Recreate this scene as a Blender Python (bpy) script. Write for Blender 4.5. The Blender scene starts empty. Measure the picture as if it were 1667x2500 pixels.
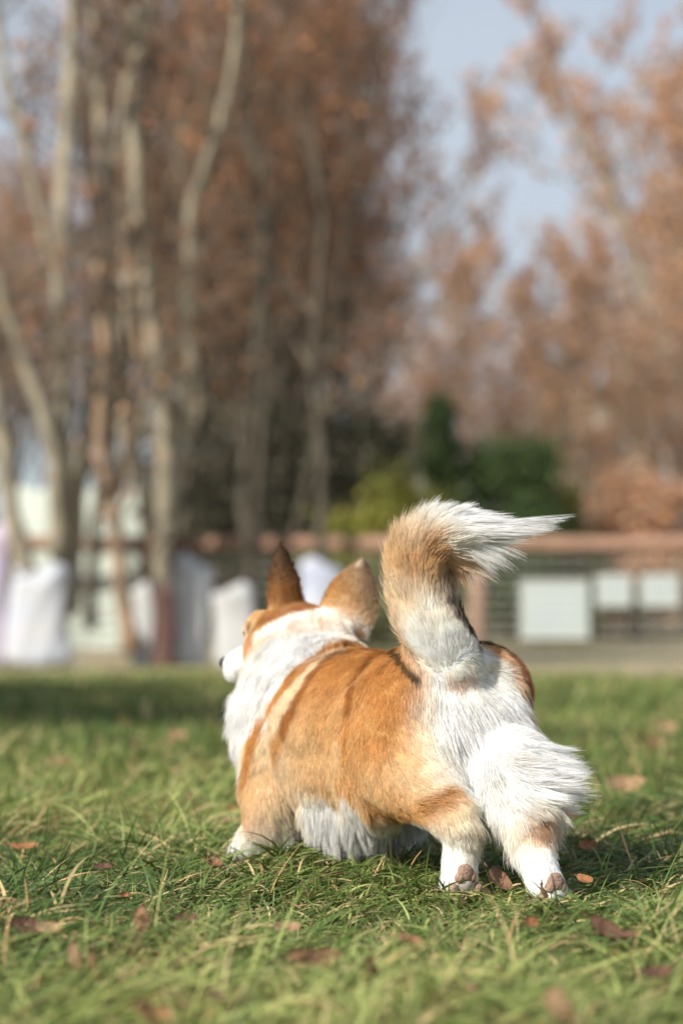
# A corgi walking away over a lawn, autumn trees and a log-rail fence behind.
import bpy, math, random
import numpy as np
from mathutils import Vector, Matrix
from mathutils.kdtree import KDTree

S = bpy.context.scene
C = S.collection
R = math.radians

# ------------------------------------------------------------------ camera
CAM_Z, LENS, PITCH, FOCUS = 0.306, 85.0, R(2.861), 2.76
FPX = LENS / 36.0 * 2500.0
cam_d = bpy.data.cameras.new('camera'); cam = bpy.data.objects.new('camera', cam_d); C.objects.link(cam)
cam.location = (0, 0, CAM_Z); cam.rotation_euler = (R(90) + PITCH, 0, 0)
cam_d.sensor_fit = 'VERTICAL'; cam_d.sensor_height = 36.0; cam_d.sensor_width = 24.0
cam_d.lens = LENS; cam_d.clip_start = 0.05; cam_d.clip_end = 2000
cam_d.dof.use_dof = True; cam_d.dof.focus_distance = FOCUS; cam_d.dof.aperture_fstop = 3.5
S.camera = cam

def P(u, v, y):
    """World point at distance y that a photograph point (u, v) looks along."""
    a, b = (u - 833.5) / FPX, -(v - 1250.0) / FPX
    dy = math.cos(PITCH) - b * math.sin(PITCH); dz = math.sin(PITCH) + b * math.cos(PITCH)
    k = y / dy
    return Vector((a * k, y, CAM_Z + dz * k))

# ------------------------------------------------------------------ light
SUN_DIR = Vector((-0.72, -0.72, 0.72)).normalized()       # towards the sun
sun_el = math.asin(SUN_DIR.z); sun_az = math.atan2(SUN_DIR.x, SUN_DIR.y)
W = bpy.data.worlds.new("World"); S.world = W; W.use_nodes = True
wt = W.node_tree; wt.nodes.clear()
wo = wt.nodes.new('ShaderNodeOutputWorld'); wb = wt.nodes.new('ShaderNodeBackground')
sky = wt.nodes.new('ShaderNodeTexSky'); sky.sky_type = 'NISHITA'; sky.sun_disc = False
sky.sun_elevation = sun_el; sky.sun_rotation = sun_az; sky.air_density = 1.0; sky.dust_density = 1.6; sky.ozone_density = 1.0
# thin high cloud veil over the blue
tcw = wt.nodes.new('ShaderNodeTexCoord'); mpw = wt.nodes.new('ShaderNodeMapping'); mpw.inputs['Scale'].default_value = (1.0, 1.0, 2.2)
nzw = wt.nodes.new('ShaderNodeTexNoise'); nzw.inputs['Scale'].default_value = 3.0; nzw.inputs['Detail'].default_value = 6
rpw = wt.nodes.new('ShaderNodeMapRange'); rpw.inputs[1].default_value = .3; rpw.inputs[2].default_value = .7; rpw.inputs[3].default_value = .52; rpw.inputs[4].default_value = .90
mxw = wt.nodes.new('ShaderNodeMix'); mxw.data_type = 'RGBA'; mxw.inputs[7].default_value = (4.4, 4.8, 5.35, 1)
wt.links.new(tcw.outputs['Generated'], mpw.inputs[0]); wt.links.new(mpw.outputs[0], nzw.inputs['Vector']); wt.links.new(nzw.outputs[0], rpw.inputs[0])
wt.links.new(rpw.outputs[0], mxw.inputs[0]); wt.links.new(sky.outputs[0], mxw.inputs[6]); wt.links.new(mxw.outputs[2], wb.inputs[0])
wb.inputs[1].default_value = 0.10
wt.links.new(wb.outputs[0], wo.inputs[0])
sl = bpy.data.lights.new('sun', 'SUN'); so = bpy.data.objects.new('sun', sl); C.objects.link(so)
sl.energy = 5.0; sl.angle = R(0.6); sl.color = (1.0, 0.93, 0.82)
so.rotation_euler = SUN_DIR.to_track_quat('Z', 'Y').to_euler(); so.location = (-20, -15, 20)
S.view_settings.view_transform = 'Standard'; S.view_settings.look = 'None'
S.view_settings.exposure = 0.48; S.view_settings.gamma = 1.0
S.render.engine = 'CYCLES'
S.cycles.max_bounces = 8; S.cycles.diffuse_bounces = 4; S.cycles.transmission_bounces = 5; S.cycles.transparent_max_bounces = 6
S.cycles.use_denoising = True

# ------------------------------------------------------------------ helpers
def tag(o, label=None, cat=None, group=None, kind=None):
    if label: o['label'] = label
    if cat: o['category'] = cat
    if group: o['group'] = group
    if kind: o['kind'] = kind
    return o

def empty(name, loc=(0, 0, 0), rz=0.0):
    o = bpy.data.objects.new(name, None); C.objects.link(o)
    o.location = loc; o.rotation_euler = (0, 0, rz); o.empty_display_size = 0.1
    return o

def mesh_obj(name, verts, faces, mat, parent=None, smooth=False, colors=None, midx=None, loc=None):
    me = bpy.data.meshes.new(name)
    verts = np.asarray(verts, dtype=np.float32).reshape(-1, 3)
    me.vertices.add(len(verts)); me.vertices.foreach_set('co', verts.ravel())
    if isinstance(faces, np.ndarray) and faces.ndim == 2:
        n, k = faces.shape
        me.loops.add(n * k); me.loops.foreach_set('vertex_index', faces.astype(np.int32).ravel())
        me.polygons.add(n); me.polygons.foreach_set('loop_start', np.arange(0, n * k, k, dtype=np.int32))
    else:
        tot = [len(f) for f in faces]
        me.loops.add(sum(tot)); me.loops.foreach_set('vertex_index', np.array([i for f in faces for i in f], dtype=np.int32))
        me.polygons.add(len(faces)); me.polygons.foreach_set('loop_start', np.concatenate([[0], np.cumsum(tot)[:-1]]).astype(np.int32))
    me.update(calc_edges=True)
    me.polygons.foreach_set('use_smooth', np.full(len(me.polygons), smooth, dtype=bool))
    if colors is not None:
        a = me.color_attributes.new('tint', 'FLOAT_COLOR', 'POINT')
        c = np.ones((len(verts), 4), dtype=np.float32); c[:, :3] = colors
        a.data.foreach_set('color', c.ravel())
    for m in (mat if isinstance(mat, (list, tuple)) else [mat]):
        me.materials.append(m)
    if midx is not None:
        me.polygons.foreach_set('material_index', np.asarray(midx, dtype=np.int32))
    o = bpy.data.objects.new(name, me); C.objects.link(o)
    if parent: o.parent = parent
    if loc is not None: o.location = loc
    return o

def mat_basic(name, col, rough=0.8, attr=False, noise=None, bump=None, transl=0.0, spec=0.3):
    """Principled material; noise=(scale, second colour, contrast), bump=(scale, strength)."""
    m = bpy.data.materials.new(name); m.use_nodes = True
    nt = m.node_tree; b = nt.nodes['Principled BSDF']; L = nt.links
    b.inputs['Roughness'].default_value = rough
    b.inputs['Specular IOR Level'].default_value = spec
    src = None
    if attr:
        a = nt.nodes.new('ShaderNodeVertexColor'); a.layer_name = 'tint'; src = a.outputs[0]
    else:
        b.inputs['Base Color'].default_value = (*col, 1)
    tc = nt.nodes.new('ShaderNodeTexCoord')
    if noise:
        n = nt.nodes.new('ShaderNodeTexNoise'); n.inputs['Scale'].default_value = noise[0]; n.inputs['Detail'].default_value = 6
        L.new(tc.outputs['Object'], n.inputs['Vector'])
        r = nt.nodes.new('ShaderNodeValToRGB'); r.color_ramp.elements[0].position = 0.5 - noise[2]; r.color_ramp.elements[1].position = 0.5 + noise[2]
        L.new(n.outputs[0], r.inputs[0])
        mx = nt.nodes.new('ShaderNodeMix'); mx.data_type = 'RGBA'
        L.new(r.outputs[0], mx.inputs[0])
        if src: L.new(src, mx.inputs[6])
        else: mx.inputs[6].default_value = (*col, 1)
        mx.inputs[7].default_value = (*noise[1], 1)
        src = mx.outputs[2]
    if src: L.new(src, b.inputs['Base Color'])
    if bump:
        n2 = nt.nodes.new('ShaderNodeTexNoise'); n2.inputs['Scale'].default_value = bump[0]; n2.inputs['Detail'].default_value = 5
        L.new(tc.outputs['Object'], n2.inputs['Vector'])
        bp = nt.nodes.new('ShaderNodeBump'); bp.inputs['Strength'].default_value = bump[1]; bp.inputs['Distance'].default_value = 0.02
        L.new(n2.outputs[0], bp.inputs['Height']); L.new(bp.outputs[0], b.inputs['Normal'])
    if transl > 0:
        t = nt.nodes.new('ShaderNodeBsdfTranslucent')
        if src: L.new(src, t.inputs[0])
        else: t.inputs[0].default_value = (*col, 1)
        ms = nt.nodes.new('ShaderNodeMixShader'); ms.inputs[0].default_value = transl
        L.new(b.outputs[0], ms.inputs[1]); L.new(t.outputs[0], ms.inputs[2])
        L.new(ms.outputs[0], nt.nodes['Material Output'].inputs[0])
    return m

def tube(path, radii, sides=8, cap=True):
    """Verts and quads of a tube swept along a path."""
    path = [Vector(p) for p in path]; n = len(path); V = []; F = []
    ref = Vector((0.3, 0.9, 0.2)).normalized()
    for i, p in enumerate(path):
        t = (path[min(i + 1, n - 1)] - path[max(i - 1, 0)]).normalized()
        s = t.cross(ref)
        if s.length < 1e-3: s = t.cross(Vector((1, 0, 0)))
        s.normalize(); w = t.cross(s)
        for k in range(sides):
            a = 2 * math.pi * k / sides
            V.append(p + (s * math.cos(a) + w * math.sin(a)) * radii[i])
    for i in range(n - 1):
        for k in range(sides):
            k2 = (k + 1) % sides
            F.append((i * sides + k, i * sides + k2, (i + 1) * sides + k2, (i + 1) * sides + k))
    if cap:
        F.append(tuple(range(sides))[::-1]); F.append(tuple((n - 1) * sides + k for k in range(sides)))
    return V, F

def join(*parts):
    V = []; F = []
    for v, f in parts:
        o = len(V); V += list(v); F += [tuple(i + o for i in q) for q in f]
    return V, F

def spline(pts, n):
    """Catmull-Rom through points (tuples of any length), n samples."""
    A = np.array([tuple(p) for p in pts], dtype=float); A = np.vstack([2 * A[0] - A[1], A, 2 * A[-1] - A[-2]])
    out = []
    for t in np.linspace(0, len(pts) - 1 - 1e-9, n):
        i = int(t); f = t - i; p0, p1, p2, p3 = A[i:i + 4]
        out.append(0.5 * (2 * p1 + (p2 - p0) * f + (2 * p0 - 5 * p1 + 4 * p2 - p3) * f * f + (3 * p1 - p0 - 3 * p2 + p3) * f ** 3))
    return np.array(out)
# ------------------------------------------------------------------ the corgi: body
DOG_O = Vector((0.046, 3.056, 0.0))
DOG_F = Vector((-0.5, 0.8660254, 0)); DOG_L = Vector((-0.8660254, -0.5, 0))
DOG_RZ = math.atan2(DOG_F.y, DOG_F.x)
def L2(u, v, d):                      # a point in the dog's own axes: x forward, y left, z up
    w = P(u, v, d) - DOG_O
    return Vector((w.dot(DOG_F), w.dot(DOG_L), w.z))

def ellipsoid(c, r, rot=(0, 0, 0), nu=24, nv=14):
    M = Matrix.Rotation(rot[2], 3, 'Z') @ Matrix.Rotation(rot[1], 3, 'Y') @ Matrix.Rotation(rot[0], 3, 'X')
    V = []; F = []; c = Vector(c)
    for j in range(1, nv):
        th = math.pi * j / nv
        for i in range(nu):
            ph = 2 * math.pi * i / nu
            V.append(c + M @ Vector((r[0] * math.sin(th) * math.cos(ph), r[1] * math.sin(th) * math.sin(ph), r[2] * math.cos(th))))
    t = len(V); V.append(c + M @ Vector((0, 0, r[2]))); V.append(c + M @ Vector((0, 0, -r[2])))
    for j in range(nv - 2):
        for i in range(nu):
            i2 = (i + 1) % nu
            F.append((j * nu + i, (j + 1) * nu + i, (j + 1) * nu + i2, j * nu + i2))
    for i in range(nu):
        i2 = (i + 1) % nu
        F.append((t, i, i2)); F.append((t + 1, (nv - 2) * nu + i2, (nv - 2) * nu + i))
    return V, F

def limb(pts, n=14):
    """pts: (x, y, z, r) stations; swept as overlapping spheres joined by a tube."""
    s = spline(pts, n); parts = []
    parts.append(tube([q[:3] for q in s], [q[3] for q in s], 14))
    for q in (s[0], s[-1]): parts.append(ellipsoid(q[:3], (q[3],) * 3, nu=14, nv=8))
    return join(*parts)

def ear(base, up, side, H, Wd, cup, th=0.006):
    """A cupped leaf-shaped ear; up and side are unit vectors, cup bends the rims forward."""
    up = Vector(up).normalized(); side = Vector(side); side = (side - up * side.dot(up)).normalized(); fw = up.cross(side)
    ns, nt = 12, 9; V = []; F = []
    for layer in (1, -1):
        for i in range(ns + 1):
            s = i / ns
            w = Wd * (0.62 + 1.25 * s - 0.2 * s * s - 1.42 * s ** 3 * 1.0) if s < 1 else Wd * 0.12
            w = Wd * max(0.26, (1 - s ** 2.5) ** 0.58 * (1.0 + 0.22 * s))
            for j in range(nt):
                t = -1 + 2 * j / (nt - 1)
                V.append(Vector(base) + up * (s * H - 0.012 + 0.01 * (1 - t * t) * s) + side * (t * w) + fw * (cup * (t * t) * w - cup * w * .5 + layer * th * (0.65 if abs(t) == 1 else 1.0) * (1 - .4 * s) * .5))
    m = (ns + 1) * nt
    for i in range(ns):
        for j in range(nt - 1):
            a, b, c, d = i * nt + j, i * nt + j + 1, (i + 1) * nt + j + 1, (i + 1) * nt + j
            F.append((a, b, c, d)); F.append((m + a, m + d, m + c, m + b))
    for i in range(ns):
        for j in (0, nt - 1):
            a, d = i * nt + j, (i + 1) * nt + j
            F.append((a, d, m + d, m + a) if j == 0 else (a, m + a, m + d, d))
    for j in range(nt - 1):
        F.append((j, m + j, m + j + 1, j + 1)); a = ns * nt + j; F.append((a, a + 1, m + a + 1, m + a))
    return V, F

# head frame: turned 22 degrees further left than the body
HEAD_C = Vector((0.228, -0.006, 0.302)); HEAD_Y = R(16)
def hd(x, y, z):
    return HEAD_C + Vector((x * math.cos(HEAD_Y) - y * math.sin(HEAD_Y), x * math.sin(HEAD_Y) + y * math.cos(HEAD_Y), z))
def hv(x, y, z):
    return hd(x, y, z) - HEAD_C

def toes(c, ax, spread, r, n=4):
    """Four toes fanned along 'spread' in front of c."""
    out = []
    for k in range(n):
        t = (k - (n - 1) / 2) / ((n - 1) / 2)
        out.append(ellipsoid(Vector(c) + Vector(ax) * (1 - 0.25 * t * t) + Vector(spread) * t, (r, r * 0.8, r * 0.85), nu=10, nv=8))
    return join(*out)

TAIL = [(*L2(1100, 1630, 2.885), .042), (*L2(1072, 1570, 2.875), .041), (*L2(1045, 1495, 2.88), .037), (*L2(1030, 1420, 2.88), .034),
        (*L2(1040, 1355, 2.87), .031), (*L2(1072, 1315, 2.855), .026), (*L2(1115, 1300, 2.84), .019), (*L2(1165, 1302, 2.825), .010)]
RLP = L2(1118, 2158, 2.790)          # rear left paw
RRP = L2(1336, 2182, 2.715)          # rear right paw
FLP = L2(590, 2092, 3.16)            # front left paw
def build_body():
    p = []
    E = lambda *a, **k: p.append(ellipsoid(*a, **k))
    E((0.030, 0.006, 0.184), (0.140, 0.112, 0.102))        # barrel
    E((0.070, 0.022, 0.172), (0.054, 0.094, 0.106))        # fold behind the shoulder
    E((0.165, 0, 0.185), (0.080, 0.088, 0.098))            # chest
    E((-0.130, -0.002, 0.205), (0.100, 0.104, 0.090))      # rump
    E((-0.020, 0, 0.160), (0.12, 0.092, 0.084))            # belly
    E((0.018, 0.018, 0.142), (0.112, 0.094, 0.084))        # soft underside
    E((-0.150, -0.052, 0.231), (0.080, 0.058, 0.064))      # far hip
    E((-0.180, -0.010, 0.175), (0.062, 0.090, 0.095))       # seat
    E((-0.192, 0.002, 0.132), (0.048, 0.062, 0.072))       # fluff between the thighs
    E((0.160, 0.056, 0.165), (0.058, 0.042, 0.100), (0, R(15), 0))    # shoulders
    E((0.150, -0.058, 0.180), (0.065, 0.040, 0.090), (0, R(15), 0))
    E((-0.112, 0.066, 0.164), (0.090, 0.054, 0.091), (0, R(-14), 0))  # thighs
    E((-0.128, -0.056, 0.170), (0.086, 0.056, 0.090), (0, R(25), 0))
    # neck and ruff
    p.append(limb([(0.12, 0, 0.215, .085), (0.185, 0.004, 0.235, .080), (0.225, 0.0, 0.275, .066)]))
    E((0.215, 0.012, 0.185), (0.062, 0.074, 0.095))        # breast
    # head
    E(hd(0, 0, 0.0), (0.060, 0.054, 0.046), (0, 0, HEAD_Y))
    E(hd(0.030, 0, 0.002), (0.045, 0.044, 0.036), (0, R(12), HEAD_Y))
    E(hd(0.020, 0.032, -0.022), (0.040, 0.026, 0.030), (0, 0, HEAD_Y)); E(hd(0.020, -0.032, -0.022), (0.040, 0.026, 0.030), (0, 0, HEAD_Y))
    E(hd(0.046, 0.016, 0.006), (0.030, 0.022, 0.028), (0, 0, HEAD_Y)); E(hd(0.046, -0.016, 0.006), (0.030, 0.022, 0.028), (0, 0, HEAD_Y))
    p.append(limb([(*hd(0.045, 0, -0.023), .033), (*hd(0.080, 0, -0.033), .025), (*hd(0.112, 0, -0.040), .0195)]))
    E(hd(0.112, 0, -0.046), (0.017, 0.020, 0.019), (0, 0, HEAD_Y))
    # ears
    p.append(ear(L2(692, 1492, 3.245), L2(684, 1322, 3.245) - L2(692, 1492, 3.245), hv(0.80, 0.50, 0), 0.095, 0.0235, -0.9, .0085))
    p.append(ear(L2(836, 1535, 3.215), L2(884, 1374, 3.235) - L2(836, 1535, 3.215), Vector((0.5, 0.866, 0)), 0.102, 0.0385, -0.45, .0085))
    E(L2(820, 1530, 3.22), (0.028, 0.030, 0.024))            # muscle under the right ear
    # tail
    p.append(limb(TAIL, 26))
    # rear left leg
    p.append(limb([(-0.150, 0.060, 0.165, .062), (*L2(1000, 1902, 2.86), .051), (*L2(1068, 1955, 2.82), .036), (*L2(1118, 2020, 2.795), .023), (*L2(1122, 2085, 2.795), .019), (*RLP, .021)]))
    p.append(toes(RLP + Vector((-0.002, 0, -0.016)), (0.004, 0, -0.010), (0, 0.016, 0), .0115))
    # rear right leg
    p.append(limb([(-0.165, -0.058, 0.175, .060), (*L2(1245, 1905, 2.84), .046), (*L2(1282, 1985, 2.79), .031), (*L2(1298, 2050, 2.76), .023), (*L2(1316, 2120, 2.735), .020), (*RRP, .022)]))
    p.append(toes(RRP + Vector((-0.002, 0, -0.016)), (0.004, 0, -0.010), (0, 0.016, 0), .0115))
    # front legs
    p.append(limb([(0.145, 0.066, 0.150, .045), (*L2(655, 1985, 3.12), .034), (*L2(632, 2040, 3.13), .024), (*FLP, .020)]))
    p.append(toes(FLP + Vector((0.010, 0.004, -0.004)), (0.016, 0.004, -0.004), (-.004, 0.016, 0), .013))
    p.append(limb([(0.135, -0.062, 0.150, .045), (0.100, -0.064, 0.085, .028), (0.085, -0.066, 0.040, .020), (0.098, -0.066, 0.020, .020)]))
    p.append(toes(Vector((0.115, -0.066, 0.015)), (0.016, 0, -0.002), (0, 0.016, 0), .013))
    V, F = join(*p)
    o = mesh_obj('tmp', V, F, MAT_SKIN)
    m = o.modifiers.new('r', 'REMESH'); m.mode = 'VOXEL'; m.voxel_size = 0.0028
    m = o.modifiers.new('s', 'SMOOTH'); m.factor = 0.5; m.iterations = 9
    dg = bpy.context.evaluated_depsgraph_get(); ev = o.evaluated_get(dg)
    me = bpy.data.meshes.new_from_object(ev)
    bpy.data.objects.remove(o, do_unlink=True)
    n = len(me.vertices); co = np.empty(n * 3, np.float32); me.vertices.foreach_get('co', co)
    nf = len(me.polygons); lv = np.empty(len(me.loops), np.int32); me.loops.foreach_get('vertex_index', lv)
    co = co.reshape(-1, 3).astype(float)
    quads = lv.reshape(-1, 4) if len(lv) == nf * 4 else None
    if quads is None:
        quads = []
        for pg in me.polygons:
            vs = list(pg.vertices)
            quads.append(vs if len(vs) == 4 else [vs[0], vs[1], vs[2], vs[2]])
        quads = np.array(quads)
    # soften the trunk: neighbour averaging, none on head, ears, tail, lower legs
    a = quads[:, [0, 1, 2, 3]].ravel(); b = quads[:, [1, 2, 3, 0]].ravel(); i = np.concatenate([a, b]); j = np.concatenate([b, a])
    cnt = np.bincount(i, minlength=len(co)).astype(float)
    tb = np.array(TAIL[0][:3]); mask = np.clip((co[:, 2] - .085) / .05, 0, 1) * np.clip((.20 - co[:, 0]) / .04, 0, 1)
    tail = (co[:, 2] > tb[2] + .02) & (np.linalg.norm(co[:, :2] - tb[:2], axis=1) < .085) & (co[:, 2] > .30)
    mask *= 1 - .8 * tail; mask *= np.clip((.325 - co[:, 2]) / .03, 0.0, 1)
    for it in range(60):
        av = np.stack([np.bincount(i, co[j, k], minlength=len(co)) for k in range(3)], 1) / cnt[:, None]
        co += (av - co) * (mask * .6)[:, None]
    return co, quads
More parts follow.
